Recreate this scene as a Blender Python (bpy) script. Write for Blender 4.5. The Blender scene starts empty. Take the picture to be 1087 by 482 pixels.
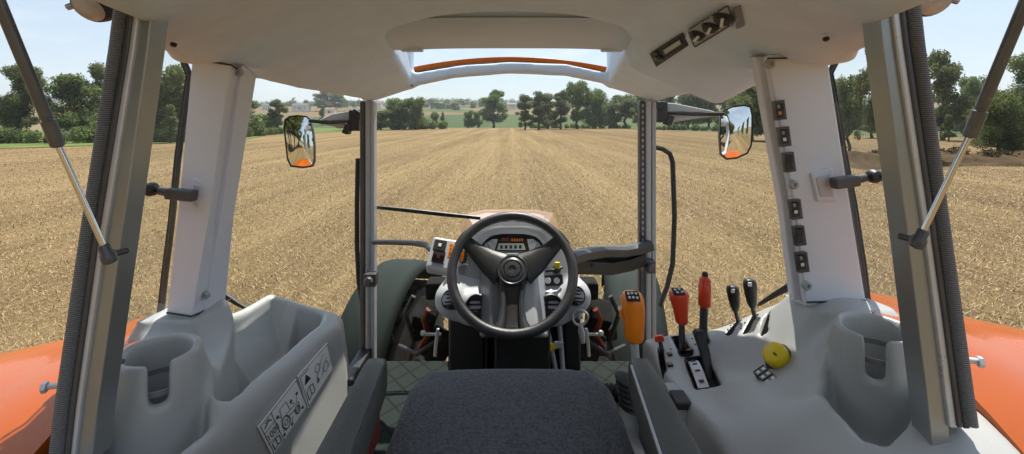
import bpy, math, random
import numpy as np
from mathutils import Vector, Matrix

random.seed(7)
RNG = np.random.default_rng(7)
scene = bpy.context.scene
COL = scene.collection
R = math.radians

# ------------------------------------------------------------------ photo geometry -> metres
F, CX, HY, EYE = 500.0, 543.5, 128.0, 2.6


def P(px, py, Y):
    """the world point that stands Y metres ahead of the driver's eye"""
    return Vector(((px - CX) / F * Y, Y, EYE + (HY - py) / F * Y))


def W(x, y, z):
    """a cab point: z is measured from eye height"""
    return Vector((x, y, EYE + z))


# ------------------------------------------------------------------ materials
def new_mat(name):
    m = bpy.data.materials.new(name)
    m.use_nodes = True
    nt = m.node_tree
    return m, nt, nt.nodes['Principled BSDF']


def node(nt, typ, **kw):
    n = nt.nodes.new(typ)
    for k, v in kw.items():
        if k in n.inputs.keys():
            n.inputs[k].default_value = v
        else:
            setattr(n, k, v)
    return n


def mat(name, col, rough=0.5, metal=0.0, var=0.0, vscale=6.0, bump=0.0, bscale=200.0, coat=0.0, spec=0.5, rvar=0.0, emit=None):
    """a surface with some uneven colour, a little uneven gloss and fine grain"""
    m, nt, b = new_mat(name)
    L = nt.links
    b.inputs['Base Color'].default_value = (*col, 1)
    b.inputs['Roughness'].default_value = rough
    b.inputs['Metallic'].default_value = metal
    b.inputs['Specular IOR Level'].default_value = spec
    if coat:
        b.inputs['Coat Weight'].default_value = coat
        b.inputs['Coat Roughness'].default_value = 0.04
    tc = node(nt, 'ShaderNodeTexCoord')
    if var or rvar:
        nz = node(nt, 'ShaderNodeTexNoise', Scale=vscale, Detail=6.0, Roughness=0.6)
        L.new(tc.outputs['Object'], nz.inputs['Vector'])
    if var:
        mx = node(nt, 'ShaderNodeMix', data_type='RGBA')
        mr = node(nt, 'ShaderNodeMapRange')
        mr.inputs[1].default_value = 0.3
        mr.inputs[2].default_value = 0.7
        L.new(nz.outputs['Fac'], mr.inputs[0])
        L.new(mr.outputs[0], mx.inputs[0])
        mx.inputs[6].default_value = (*[c * (1 - var) for c in col], 1)
        mx.inputs[7].default_value = (*[min(1, c * (1 + var)) for c in col], 1)
        L.new(mx.outputs[2], b.inputs['Base Color'])
    if rvar:
        mr = node(nt, 'ShaderNodeMapRange')
        mr.inputs[1].default_value = 0.3
        mr.inputs[2].default_value = 0.7
        mr.inputs[3].default_value = max(0.02, rough - rvar)
        mr.inputs[4].default_value = min(1, rough + rvar)
        L.new(nz.outputs['Fac'], mr.inputs[0])
        L.new(mr.outputs[0], b.inputs['Roughness'])
    if bump:
        bn = node(nt, 'ShaderNodeTexNoise', Scale=bscale, Detail=3.0)
        L.new(tc.outputs['Object'], bn.inputs['Vector'])
        bp = node(nt, 'ShaderNodeBump', Strength=bump, Distance=0.002)
        L.new(bn.outputs['Fac'], bp.inputs['Height'])
        L.new(bp.outputs[0], b.inputs['Normal'])
    if emit:
        b.inputs['Emission Color'].default_value = (*col, 1)
        b.inputs['Emission Strength'].default_value = emit
    return m


M = {}
M['headliner'] = mat('headliner_fabric', (.725, .835, .97), .9, var=.04, vscale=14, bump=.5, bscale=420, spec=.2)
M['pillar'] = mat('pillar_plastic', (.76, .765, .83), .5, var=.02, vscale=5, bump=.15, bscale=600, rvar=.08)
M['console'] = mat('console_plastic', (.44, .445, .435), .36, var=.07, vscale=5, bump=.22, bscale=520, rvar=.08)
M['pod'] = mat('dash_plastic', (.50, .515, .535), .42, var=.04, vscale=6, bump=.2, bscale=520, rvar=.06)
M['shade'] = mat('sunshade_plastic', (.62, .70, .79), .55, var=.04, vscale=5, bump=.2, bscale=400)
M['pale'] = mat('cowl_plastic', (.62, .65, .68), .4, var=.03, bump=.15, bscale=520)
M['black'] = mat('black_plastic', (.022, .022, .024), .42, var=.2, vscale=9, bump=.25, bscale=420, rvar=.1)
M['wheelrim'] = mat('wheel_grip', (.035, .033, .036), .38, var=.15, vscale=12, bump=.3, bscale=500, rvar=.08)
M['rubber'] = mat('rubber_seal', (.028, .028, .03), .6, var=.25, vscale=15, bump=.4, bscale=260)
M['steel'] = mat('dark_steel', (.10, .10, .108), .38, metal=.35, var=.2, vscale=8, rvar=.1)
M['greypaint'] = mat('grey_frame_paint', (.42, .43, .445), .34, metal=.1, var=.08, vscale=7, rvar=.08)
M['alu'] = mat('brushed_aluminium', (.66, .67, .69), .35, metal=.35, var=.08, vscale=25, rvar=.1)
M['chrome'] = mat('chromed_rod', (.70, .69, .69), .14, metal=1, rvar=.05, vscale=30)
M['strut'] = mat('strut_cylinder', (.13, .132, .138), .22, metal=.4, var=.15, vscale=20, rvar=.08)
M['greenmud'] = mat('mudguard_plastic', (.017, .025, .022), .75, var=.18, vscale=3, bump=.2, bscale=200, rvar=.1, spec=.2)
M['engine'] = mat('engine_iron', (.018, .018, .017), .9, var=.5, vscale=11, bump=.6, bscale=60, spec=.1)
M['redpaint'] = mat('red_paint', (.17, .018, .010), .45, var=.3, vscale=9, rvar=.1)
M['orange'] = mat('tractor_orange', (.42, .085, .002), .26, var=.06, vscale=3, coat=.22, spec=.3, rvar=.06)
M['knob_orange'] = mat('knob_orange', (.92, .24, .006), .33, var=.05, vscale=15, coat=.2)
M['knob_red'] = mat('knob_red', (.83, .07, .018), .33, var=.06, vscale=15, coat=.2)
M['yellow'] = mat('knob_yellow', (.90, .66, .01), .38, var=.05, vscale=20, bump=.1)
M['fabric'] = mat('seat_fabric', (.062, .066, .082), .92, var=.45, vscale=140, bump=1.0, bscale=300, spec=.2)
M['armleather'] = mat('armrest_vinyl', (.056, .056, .048), .45, var=.14, vscale=8, bump=.4, bscale=320, rvar=.1)
M['white'] = mat('white_print', (.88, .88, .86), .5)
M['ink'] = mat('black_print', (.02, .02, .02), .5)
M['inkgrey'] = mat('grey_print', (.30, .30, .30), .5)
M['lcd'] = mat('lcd_glass', (.52, .58, .50), .25)
M['gauge'] = mat('gauge_face', (.50, .50, .50), .35, var=.3, vscale=30)
M['lens'] = mat('dark_lens', (.018, .018, .02), .12, coat=.5)
M['wood'] = mat('bark', (.075, .058, .042), .9, var=.3, vscale=4, bump=.8, bscale=12)
M['tyre'] = mat('tyre_rubber', (.022, .021, .02), .8, var=.4, vscale=8, bump=.5, bscale=60)
M['plaster'] = mat('house_plaster', (.66, .62, .55), .85, var=.08, vscale=.8)
M['rooftile'] = mat('roof_tiles', (.24, .13, .085), .85, var=.25, vscale=2)
M['slate'] = mat('slate_roof', (.11, .11, .12), .7, var=.2, vscale=2)
M['opening'] = mat('house_opening', (.03, .03, .035), .4)


def fabric_speckle():
    """woven seat cover: dark blue grey with paler flecks"""
    m, nt, b = new_mat('seat_weave')
    L = nt.links
    tc = node(nt, 'ShaderNodeTexCoord')
    vo = node(nt, 'ShaderNodeTexVoronoi', Scale=230.0)
    nz = node(nt, 'ShaderNodeTexNoise', Scale=150.0, Detail=4.0, Roughness=.7)
    L.new(tc.outputs['Object'], vo.inputs['Vector'])
    L.new(tc.outputs['Object'], nz.inputs['Vector'])
    cr = node(nt, 'ShaderNodeValToRGB')
    cr.color_ramp.elements[0].position = .36
    cr.color_ramp.elements[0].color = (.036, .037, .043, 1)
    cr.color_ramp.elements[1].position = .70
    cr.color_ramp.elements[1].color = (.088, .090, .101, 1)
    mx = node(nt, 'ShaderNodeMath', operation='MULTIPLY_ADD')
    mx.inputs[1].default_value = .5
    L.new(vo.outputs['Color'], mx.inputs[0])
    sc = node(nt, 'ShaderNodeMath', operation='MULTIPLY')
    sc.inputs[1].default_value = .62
    L.new(nz.outputs['Fac'], sc.inputs[0])
    L.new(sc.outputs[0], mx.inputs[2])
    L.new(mx.outputs[0], cr.inputs[0])
    L.new(cr.outputs[0], b.inputs['Base Color'])
    b.inputs['Roughness'].default_value = .9
    b.inputs['Specular IOR Level'].default_value = .2
    b.inputs['Sheen Weight'].default_value = .25
    bp = node(nt, 'ShaderNodeBump', Strength=.7, Distance=.002)
    L.new(mx.outputs[0], bp.inputs['Height'])
    L.new(bp.outputs[0], b.inputs['Normal'])
    return m


def ribbed(name, col, scale, axis='Z', rough=.55):
    """rubber with fine cross ribs along its length"""
    m, nt, b = new_mat(name)
    L = nt.links
    tc = node(nt, 'ShaderNodeTexCoord')
    wv = node(nt, 'ShaderNodeTexWave', Scale=scale, bands_direction=axis, Distortion=.3)
    L.new(tc.outputs['Object'], wv.inputs['Vector'])
    cr = node(nt, 'ShaderNodeValToRGB')
    cr.color_ramp.elements[0].color = (*[c * .55 for c in col], 1)
    cr.color_ramp.elements[1].color = (*col, 1)
    L.new(wv.outputs['Fac'], cr.inputs[0])
    L.new(cr.outputs[0], b.inputs['Base Color'])
    b.inputs['Roughness'].default_value = rough
    bp = node(nt, 'ShaderNodeBump', Strength=.8, Distance=.004)
    L.new(wv.outputs['Fac'], bp.inputs['Height'])
    L.new(bp.outputs[0], b.inputs['Normal'])
    return m


def floor_mat():
    """green grey rubber mat with dark grooves in a diamond grid"""
    m, nt, b = new_mat('floor_rubber')
    L = nt.links
    tc = node(nt, 'ShaderNodeTexCoord')
    outs = []
    for ang in (38, -38):
        mp = node(nt, 'ShaderNodeMapping')
        mp.inputs['Rotation'].default_value = (0, 0, R(ang))
        L.new(tc.outputs['Object'], mp.inputs['Vector'])
        wv = node(nt, 'ShaderNodeTexWave', Scale=4.2, bands_direction='X', wave_profile='SIN')
        L.new(mp.outputs[0], wv.inputs['Vector'])
        outs.append(wv)
    mn = node(nt, 'ShaderNodeMath', operation='MINIMUM')
    L.new(outs[0].outputs['Fac'], mn.inputs[0])
    L.new(outs[1].outputs['Fac'], mn.inputs[1])
    cr = node(nt, 'ShaderNodeValToRGB')
    cr.color_ramp.elements[0].position = .015
    cr.color_ramp.elements[0].color = (.006, .007, .007, 1)
    cr.color_ramp.elements[1].position = .05
    cr.color_ramp.elements[1].color = (.015, .022, .019, 1)
    L.new(mn.outputs[0], cr.inputs[0])
    L.new(cr.outputs[0], b.inputs['Base Color'])
    b.inputs['Roughness'].default_value = .8
    b.inputs['Specular IOR Level'].default_value = .15
    bp = node(nt, 'ShaderNodeBump', Strength=.5, Distance=.004)
    L.new(cr.outputs[0], bp.inputs['Height'])
    L.new(bp.outputs[0], b.inputs['Normal'])
    return m


def glass_mat(name, tint=(.975, .985, .98), refl=.28):
    m = bpy.data.materials.new(name)
    m.use_nodes = True
    nt = m.node_tree
    nt.nodes.clear()
    L = nt.links
    out = node(nt, 'ShaderNodeOutputMaterial')
    tr = node(nt, 'ShaderNodeBsdfTransparent')
    tr.inputs[0].default_value = (*tint, 1)
    gl = node(nt, 'ShaderNodeBsdfGlossy')
    gl.inputs['Roughness'].default_value = .02
    fr = node(nt, 'ShaderNodeFresnel')
    fr.inputs[0].default_value = 1.35
    ml = node(nt, 'ShaderNodeMath', operation='MULTIPLY')
    ml.inputs[1].default_value = refl
    L.new(fr.outputs[0], ml.inputs[0])
    ge = node(nt, 'ShaderNodeNewGeometry')
    fb = node(nt, 'ShaderNodeMath', operation='SUBTRACT')
    fb.inputs[0].default_value = 1
    L.new(ge.outputs['Backfacing'], fb.inputs[1])
    m2 = node(nt, 'ShaderNodeMath', operation='MULTIPLY')
    L.new(ml.outputs[0], m2.inputs[0])
    L.new(fb.outputs[0], m2.inputs[1])
    mx = node(nt, 'ShaderNodeMixShader')
    L.new(m2.outputs[0], mx.inputs[0])
    L.new(tr.outputs[0], mx.inputs[1])
    L.new(gl.outputs[0], mx.inputs[2])
    L.new(mx.outputs[0], out.inputs[0])
    return m


def mirror_mat():
    m, nt, b = new_mat('mirror_glass')
    b.inputs['Base Color'].default_value = (.86, .88, .88, 1)
    b.inputs['Metallic'].default_value = 1
    nz = node(nt, 'ShaderNodeTexNoise', Scale=9.0)
    mr = node(nt, 'ShaderNodeMapRange')
    mr.inputs[3].default_value = .01
    mr.inputs[4].default_value = .035
    nt.links.new(nz.outputs['Fac'], mr.inputs[0])
    nt.links.new(mr.outputs[0], b.inputs['Roughness'])
    return m


def leaf_mat(name, dark, light):
    m, nt, b = new_mat(name)
    L = nt.links
    geo = node(nt, 'ShaderNodeNewGeometry')
    oi = node(nt, 'ShaderNodeObjectInfo')
    cr = node(nt, 'ShaderNodeValToRGB')
    cr.color_ramp.elements[0].color = (*dark, 1)
    cr.color_ramp.elements[1].color = (*light, 1)
    L.new(geo.outputs['Random Per Island'], cr.inputs[0])
    hs = node(nt, 'ShaderNodeHueSaturation')
    mr = node(nt, 'ShaderNodeMapRange')
    mr.inputs[3].default_value = .485
    mr.inputs[4].default_value = .515
    L.new(oi.outputs['Random'], mr.inputs[0])
    L.new(mr.outputs[0], hs.inputs['Hue'])
    mr2 = node(nt, 'ShaderNodeMapRange')
    mr2.inputs[3].default_value = .8
    mr2.inputs[4].default_value = 1.2
    L.new(oi.outputs['Random'], mr2.inputs[0])
    L.new(mr2.outputs[0], hs.inputs['Value'])
    L.new(cr.outputs[0], hs.inputs['Color'])
    L.new(hs.outputs[0], b.inputs['Base Color'])
    b.inputs['Roughness'].default_value = .55
    b.inputs['Specular IOR Level'].default_value = .3
    tl = node(nt, 'ShaderNodeBsdfTranslucent')
    L.new(hs.outputs[0], tl.inputs[0])
    mx = node(nt, 'ShaderNodeMixShader')
    mx.inputs[0].default_value = .55
    L.new(b.outputs[0], mx.inputs[1])
    L.new(tl.outputs[0], mx.inputs[2])
    L.new(mx.outputs[0], nt.nodes['Material Output'].inputs[0])
    return m


M['weave'] = fabric_speckle()
M['ribbed'] = ribbed('ribbed_seal', (.30, .30, .31), 95)
M['accordion'] = ribbed('bellows_rubber', (.03, .03, .03), 40, 'X')
M['floor'] = floor_mat()
M['glass'] = glass_mat('cab_glass')
M['mirror'] = mirror_mat()
M['leaf'] = leaf_mat('oak_leaves', (.072, .105, .032), (.24, .28, .10))
M['leaf2'] = leaf_mat('poplar_leaves', (.075, .105, .036), (.22, .255, .11))
M['leaf3'] = leaf_mat('hedge_leaves', (.068, .105, .028), (.21, .27, .085))


# ------------------------------------------------------------------ mesh building
def tag(o, label=None, cat=None, group=None, kind=None):
    if label:
        o['label'] = label
    if cat:
        o['category'] = cat
    if group:
        o['group'] = group
    if kind:
        o['kind'] = kind
    return o


def empty(name, loc, label, cat, group=None):
    o = bpy.data.objects.new(name, None)
    o.empty_display_size = .1
    o.location = loc
    COL.objects.link(o)
    return tag(o, label, cat, group)


def root_of(o):
    while o.parent:
        o = o.parent
    return o


class MB:
    def __init__(self):
        self.v, self.f, self.m = [], [], []

    def add(self, vs, fs, mat=0):
        n = len(self.v)
        self.v.extend([tuple(p) for p in vs])
        self.f.extend([tuple(i + n for i in f) for f in fs])
        self.m.extend([mat] * len(fs))
        return self

    def box(self, c, size, rot=None, mat=0, taper=1.0):
        c = Vector(c)
        hx, hy, hz = [s / 2 for s in size]
        vs = []
        for z in (-1, 1):
            t = taper if z > 0 else 1
            for x, y in ((-1, -1), (1, -1), (1, 1), (-1, 1)):
                p = Vector((x * hx * t, y * hy * t, z * hz))
                vs.append(c + (rot @ p if rot else p))
        return self.add(vs, [(3, 2, 1, 0), (4, 5, 6, 7), (0, 1, 5, 4), (1, 2, 6, 5), (2, 3, 7, 6), (3, 0, 4, 7)], mat)

    def prism(self, poly, vec, mat=0):
        n = len(poly)
        vec = Vector(vec)
        vs = [Vector(p) for p in poly] + [Vector(p) + vec for p in poly]
        fs = [tuple(range(n - 1, -1, -1)), tuple(range(n, 2 * n))]
        fs += [(i, (i + 1) % n, n + (i + 1) % n, n + i) for i in range(n)]
        return self.add(vs, fs, mat)

    def loft(self, rings, mat=0, caps=True, closed=True):
        n = len(rings[0])
        vs = [p for r in rings for p in r]
        fs = []
        for k in range(len(rings) - 1):
            for i in range(n if closed else n - 1):
                j = (i + 1) % n
                fs.append((k * n + i, k * n + j, (k + 1) * n + j, (k + 1) * n + i))
        if caps and closed:
            fs.append(tuple(range(n - 1, -1, -1)))
            fs.append(tuple((len(rings) - 1) * n + i for i in range(n)))
        return self.add(vs, fs, mat)

    def tube(self, path, r, n=12, mat=0, squash=1.0, closed=False):
        path = [Vector(p) for p in path]
        rs = r if isinstance(r, (list, tuple)) else [r] * len(path)
        rings = []
        ref = None
        N = len(path)
        for k, p in enumerate(path):
            if closed:
                t = path[(k + 1) % N] - path[k - 1]
            else:
                t = path[min(k + 1, N - 1)] - path[max(k - 1, 0)]
            t.normalize()
            if ref is None:
                ref = t.cross(Vector((0, 0, 1)))
                if ref.length < .1:
                    ref = t.cross(Vector((0, 1, 0)))
            a = (ref - t * ref.dot(t)).normalized()
            b = t.cross(a)
            ref = a
            rings.append([p + (a * math.cos(q) + b * math.sin(q) * squash) * rs[k] for q in [2 * math.pi * i / n for i in range(n)]])
        if closed:
            rings.append(rings[0])
        return self.loft(rings, mat, caps=not closed)

    def lathe(self, prof, org, axis, n=24, mat=0, sx=1.0, caps=True):
        axis = Vector(axis).normalized()
        a = axis.cross(Vector((0, 0, 1)))
        if a.length < .1:
            a = Vector((1, 0, 0))
        a.normalize()
        b = axis.cross(a)
        org = Vector(org)
        rings = [[org + axis * h + (a * math.cos(2 * math.pi * i / n) * sx + b * math.sin(2 * math.pi * i / n)) * max(r, 1e-5) for i in range(n)] for r, h in prof]
        return self.loft(rings, mat, caps=caps)

    def sweep(self, path, prof, side, mat=0):
        """prof: (across, deep) points, carried along path; across runs along side"""
        path = [Vector(p) for p in path]
        side = Vector(side)
        rings = []
        for k, p in enumerate(path):
            t = (path[min(k + 1, len(path) - 1)] - path[max(k - 1, 0)]).normalized()
            a = (side - t * side.dot(t)).normalized()
            b = a.cross(t)
            if (k == 0 and (b.y < -1e-3 or (abs(b.y) <= 1e-3 and b.z < 0))) or (k > 0 and b.dot(pb) < 0):
                b = -b
            pb = b
            rings.append([p + a * u + b * w for u, w in prof])
        return self.loft(rings, mat)

    def build(self, name, mats, parent=None, base=None, angle=38, bevel=0, seg=2):
        return link_mesh(name, np.array(self.v, np.float64), self.f, mats, parent, base, angle, self.m, bevel, seg)


def link_mesh(name, v, f, mats, parent=None, base=None, angle=38, mi=None, bevel=0, seg=2):
    if not isinstance(mats, (list, tuple)):
        mats = [mats]
    if parent is not None:
        b = np.array(root_of(parent).location)
    elif base is not None:
        b = np.array(base, float)
    else:
        b = np.array([v[:, 0].mean(), v[:, 1].mean(), v[:, 2].min()])
    me = bpy.data.meshes.new(name)
    if isinstance(f, np.ndarray):
        k = f.shape[1]
        me.vertices.add(len(v))
        me.vertices.foreach_set('co', (v - b).astype(np.float32).ravel())
        me.loops.add(f.size)
        me.loops.foreach_set('vertex_index', f.astype(np.int32).ravel())
        me.polygons.add(len(f))
        me.polygons.foreach_set('loop_start', np.arange(0, f.size, k, dtype=np.int32))
        me.update(calc_edges=True)
    else:
        me.from_pydata((v - b).tolist(), [], f)
    for m in mats:
        me.materials.append(M[m] if isinstance(m, str) else m)
    if mi is not None and len(mats) > 1:
        me.polygons.foreach_set('material_index', np.array(mi, np.int32))
    me.validate()
    if angle:
        me.polygons.foreach_set('use_smooth', np.ones(len(me.polygons), bool))
        me.update()
        if angle < 180:
            me.set_sharp_from_angle(angle=R(angle))
    me.update()
    o = bpy.data.objects.new(name, me)
    COL.objects.link(o)
    if parent is not None:
        o.parent = parent
    else:
        o.location = b
    if bevel:
        bv = o.modifiers.new('edge_rounding', 'BEVEL')
        bv.width = bevel
        bv.segments = seg
        bv.limit_method = 'ANGLE'
        bv.angle_limit = R(35)
        bv.harden_normals = True
    return o


# ------------------------------------------------------------------ moulded shapes: distance fields + surface nets
def surface_nets(d, lo, h):
    c = np.array(d.shape) - 1
    acc = np.zeros((*c, 3), np.float32)
    cnt = np.zeros(c, np.float32)
    crosses = []
    for ax in range(3):
        a = [slice(None)] * 3
        b = [slice(None)] * 3
        a[ax] = slice(0, -1)
        b[ax] = slice(1, None)
        da, db = d[tuple(a)], d[tuple(b)]
        cr = (da < 0) != (db < 0)
        t = np.where(cr, da / np.where(cr, da - db, 1), 0).astype(np.float32)
        crosses.append((cr, da < 0))
        o1, o2 = [i for i in range(3) if i != ax]
        for i in (0, 1):
            for j in (0, 1):
                sl = [None] * 3
                sl[ax] = slice(None)
                sl[o1] = slice(i, i + c[o1])
                sl[o2] = slice(j, j + c[o2])
                m_ = cr[tuple(sl)].astype(np.float32)
                cnt += m_
                acc[..., ax] += t[tuple(sl)]
                acc[..., o1] += m_ * i
                acc[..., o2] += m_ * j
    act = cnt > 0
    idx = np.full(c, -1, np.int64)
    idx[act] = np.arange(act.sum())
    pos = np.argwhere(act) + acc[act] / cnt[act][:, None]
    v = pos * h + np.array(lo)
    faces = []
    for ax in range(3):
        cr, neg = crosses[ax]
        o1, o2 = [i for i in range(3) if i != ax]
        sl = [slice(None)] * 3
        sl[o1] = slice(1, -1)
        sl[o2] = slice(1, -1)
        c_, n_ = cr[tuple(sl)], neg[tuple(sl)]
        q = []
        for i, j in ((0, 0), (1, 0), (1, 1), (0, 1)):
            s2 = [slice(None)] * 3
            s2[o1] = slice(i, i + c[o1] - 1)
            s2[o2] = slice(j, j + c[o2] - 1)
            q.append(idx[tuple(s2)][c_])
        q = np.stack(q, 1)
        flip = n_[c_] if ax != 1 else ~n_[c_]
        q[~flip] = q[~flip][:, ::-1]
        faces.append(q)
    return v, np.concatenate(faces)


class Field:
    """a grid of points (x, y, z from the eye) for one moulded shape"""

    def __init__(self, lo, hi, h):
        self.lo, self.h = np.array(lo, float), h
        ax = [np.arange(l, u + h, h, dtype=np.float32) for l, u in zip(lo, hi)]
        self.X, self.Y, self.Z = np.meshgrid(*ax, indexing='ij')

    def build(self, d, name, mats, parent, relax=1, angle=180):
        v, f = surface_nets(d.astype(np.float32), self.lo, self.h)
        v, f = main_piece(v, f)
        v = v + np.array([0, 0, EYE])
        if relax:
            v = smooth_mesh(v, f, relax)
        return link_mesh(name, v, f, mats, parent, angle=angle)


def main_piece(v, f):
    lab = np.arange(len(v))
    while True:
        m = lab[f].min(1)
        new = lab.copy()
        np.minimum.at(new, f.ravel(), np.repeat(m, 4))
        new = new[new]
        if (new == lab).all():
            break
        lab = new
    keep = lab == np.bincount(lab).argmax()
    ids = np.cumsum(keep) - 1
    return v[keep], ids[f[keep[f[:, 0]]]]


def smooth_mesh(v, f, it):
    e = np.concatenate([f[:, [0, 1]], f[:, [1, 2]], f[:, [2, 3]], f[:, [3, 0]]])
    for _ in range(it):
        s = np.zeros_like(v)
        n = np.zeros(len(v))
        for a, b in ((0, 1), (1, 0)):
            for k in range(3):
                s[:, k] += np.bincount(e[:, a], v[e[:, b], k], len(v))
            n += np.bincount(e[:, a], minlength=len(v))
        v = v * .5 + .5 * s / np.maximum(n, 1)[:, None]
    return v


def smin(a, b, k):
    h = np.clip(.5 + .5 * (b - a) / k, 0, 1)
    return b + (a - b) * h - k * h * (1 - h)


def smax(a, b, k):
    return -smin(-a, -b, k)


def sbox(X, Y, Z, c, s, r=.01):
    qx, qy, qz = abs(X - c[0]) - s[0] / 2 + r, abs(Y - c[1]) - s[1] / 2 + r, abs(Z - c[2]) - s[2] / 2 + r
    return np.sqrt(np.maximum(qx, 0) ** 2 + np.maximum(qy, 0) ** 2 + np.maximum(qz, 0) ** 2) + np.minimum(np.maximum(qx, np.maximum(qy, qz)), 0) - r


def spoly(X, Y, poly):
    poly = np.array(poly, np.float32)
    d = np.full(X.shape, 1e9, np.float32)
    s = np.ones(X.shape, np.float32)
    N = len(poly)
    for i in range(N):
        a, b = poly[i], poly[i - 1]
        e = b - a
        wx, wy = X - a[0], Y - a[1]
        t = np.clip((wx * e[0] + wy * e[1]) / (e @ e), 0, 1)
        d = np.minimum(d, (wx - e[0] * t) ** 2 + (wy - e[1] * t) ** 2)
        c1, c2, c3 = Y >= a[1], Y < b[1], e[0] * wy > e[1] * wx
        s = np.where((c1 & c2 & c3) | (~c1 & ~c2 & ~c3), -s, s)
    return s * np.sqrt(d)


def cone(X, Y, Z, c, z0, r0, z1, r1):
    """upright cone frustum about (c), radius r0 at z0 and r1 at z1"""
    rho = np.sqrt((X - c[0]) ** 2 + (Y - c[1]) ** 2)
    rr = r0 + (r1 - r0) * (Z - z0) / (z1 - z0)
    k = math.cos(math.atan(abs(r1 - r0) / abs(z1 - z0)))
    return np.maximum((rho - rr) * k, np.maximum(min(z0, z1) - Z, Z - max(z0, z1)))


class Tps:
    """smooth height surface z(x, y) through a set of points"""

    def __init__(self, pts, lam=1e-4):
        p = np.array(pts, float)
        self.p = p
        n = len(p)
        K = self.k(np.hypot(p[:, None, 0] - p[None, :, 0], p[:, None, 1] - p[None, :, 1])) + lam * np.eye(n)
        Q = np.c_[np.ones(n), p[:, :2]]
        A = np.block([[K, Q], [Q.T, np.zeros((3, 3))]])
        self.w = np.linalg.solve(A, np.r_[p[:, 2], 0, 0, 0])

    @staticmethod
    def k(r):
        return np.where(r > 1e-9, r * r * np.log(np.maximum(r, 1e-9)), 0)

    def __call__(self, x, y):
        n = len(self.p)
        z = self.w[n] + self.w[n + 1] * x + self.w[n + 2] * y
        for i in range(n):
            z = z + self.w[i] * self.k(np.hypot(x - self.p[i, 0], y - self.p[i, 1]))
        return z

    def hit(self, px, py, near=.5, far=1.8):
        """where the line of sight of a photo point meets the surface: point (from the eye), normal"""
        prev = None
        for Y in np.arange(near, far, .002):
            x, z = (px - CX) / F * Y, (HY - py) / F * Y
            s = z - float(self(np.array(x), np.array(Y)))
            if prev is not None and prev > 0 >= s:
                break
            prev = s
        e = .004
        f = lambda a, b: float(self(np.array(a), np.array(b)))
        nrm = Vector((-(f(x + e, Y) - f(x - e, Y)) / (2 * e), -(f(x, Y + e) - f(x, Y - e)) / (2 * e), 1)).normalized()
        return Vector((x, Y, EYE + z)), nrm


def rel(p):
    return (p.x, p.y, p.z - EYE)


def frame(n, up=(0, 1, 0)):
    n = Vector(n).normalized()
    x = Vector(up).cross(n).normalized()
    y = n.cross(x)
    return Matrix((x, y, n)).transposed()


def text_mesh(mb, s, org, xdir, ydir, size, mat=0, lift=0.0):
    cu = bpy.data.curves.new('glyphs', 'FONT')
    cu.body = s
    cu.size = 1
    cu.align_x, cu.align_y = 'CENTER', 'CENTER'
    o = bpy.data.objects.new('glyphs', cu)
    COL.objects.link(o)
    dg = bpy.context.evaluated_depsgraph_get()
    me = o.evaluated_get(dg).to_mesh()
    xdir, ydir = Vector(xdir).normalized(), Vector(ydir).normalized()
    n = xdir.cross(ydir)
    org = Vector(org)
    mb.add([org + (xdir * v.co.x + ydir * v.co.y) * size + n * lift for v in me.vertices], [tuple(p.vertices) for p in me.polygons], mat)
    o.evaluated_get(dg).to_mesh_clear()
    bpy.data.objects.remove(o)
    bpy.data.curves.remove(cu)

# ================================================================== THE TRACTOR: cab shell and bodywork
tractor = empty('tractor', (0, 1.3, 0), 'orange farm tractor seen from inside its cab with pale roof lining and white pillars', 'tractor')

# ---- roof lining: one moulded shell with the hatch opening and the funnels above the two side pillars
fd = Field((-.92, .48, .03), (.92, 2.16, .45), .0095)
X, Y, Z = fd.X, fd.Y, fd.Z
E = np.interp(Y, [.5, .75, 1.1, 1.3, 1.5, 2.0, 2.2], [.165, .155, .145, .118, .103, .090, .088])
C = np.interp(Y, [.5, 1.0, 1.25, 1.45, 1.7, 2.0, 2.2], [.272, .284, .284, .254, .215, .160, .13])
xe = np.interp(Y, [.5, .75, .95, 1.1, 1.2, 1.45, 2.0, 2.2], [.56, .60, .74, .775, .75, .715, .650, .63])
t = np.clip((xe - abs(X)) / (xe - np.interp(Y, [1.0, 1.3, 2.0], [.34, .36, .40])), 0, 1)
zc = E + (C - E) * (t * t * (3 - 2 * t)) * .72 + (C - E) * .28 * t
roof = np.maximum((zc - Z) * .86, Z - np.maximum(zc + .05, .325))
# box that carries the radio and the heater panel, right of the hatch
hv = sbox(X - .0, Y, Z + (Y - 1.2) * .25 + (X - .5) * .42, (.53, 1.2, .265), (.34, .75, .12), .05)
roof = smin(roof, hv, .05)
roof = smax(roof, abs(X) - xe - .006, .03)
roof = smax(roof, Y - 2.09, .02)
roof = smax(roof, .56 - Y, .02)
# funnels
for sx, px_ in ((-1, -.715), (1, .735)):
    fn = sbox(X, Y, Z, (px_, 1.16, .24), (.10, .12, .19), .03)
    roof = smin(roof, fn, .10)
roof = np.maximum(roof, -(Z - .142) if False else .136 - Z - (Y > 1.27) * .2)
# rounded lip along the side edge
# hatch opening
y0 = 1.245 + .20 * np.minimum(1, abs(X + .008) / .40) ** 2.2
hw = np.interp(Y, [1.2, 1.45, 2.05], [.385, .385, .425])
hole = smax(abs(X + .008) - hw, y0 - Y, .05)
roof = smax(roof, -hole, .014)
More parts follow.
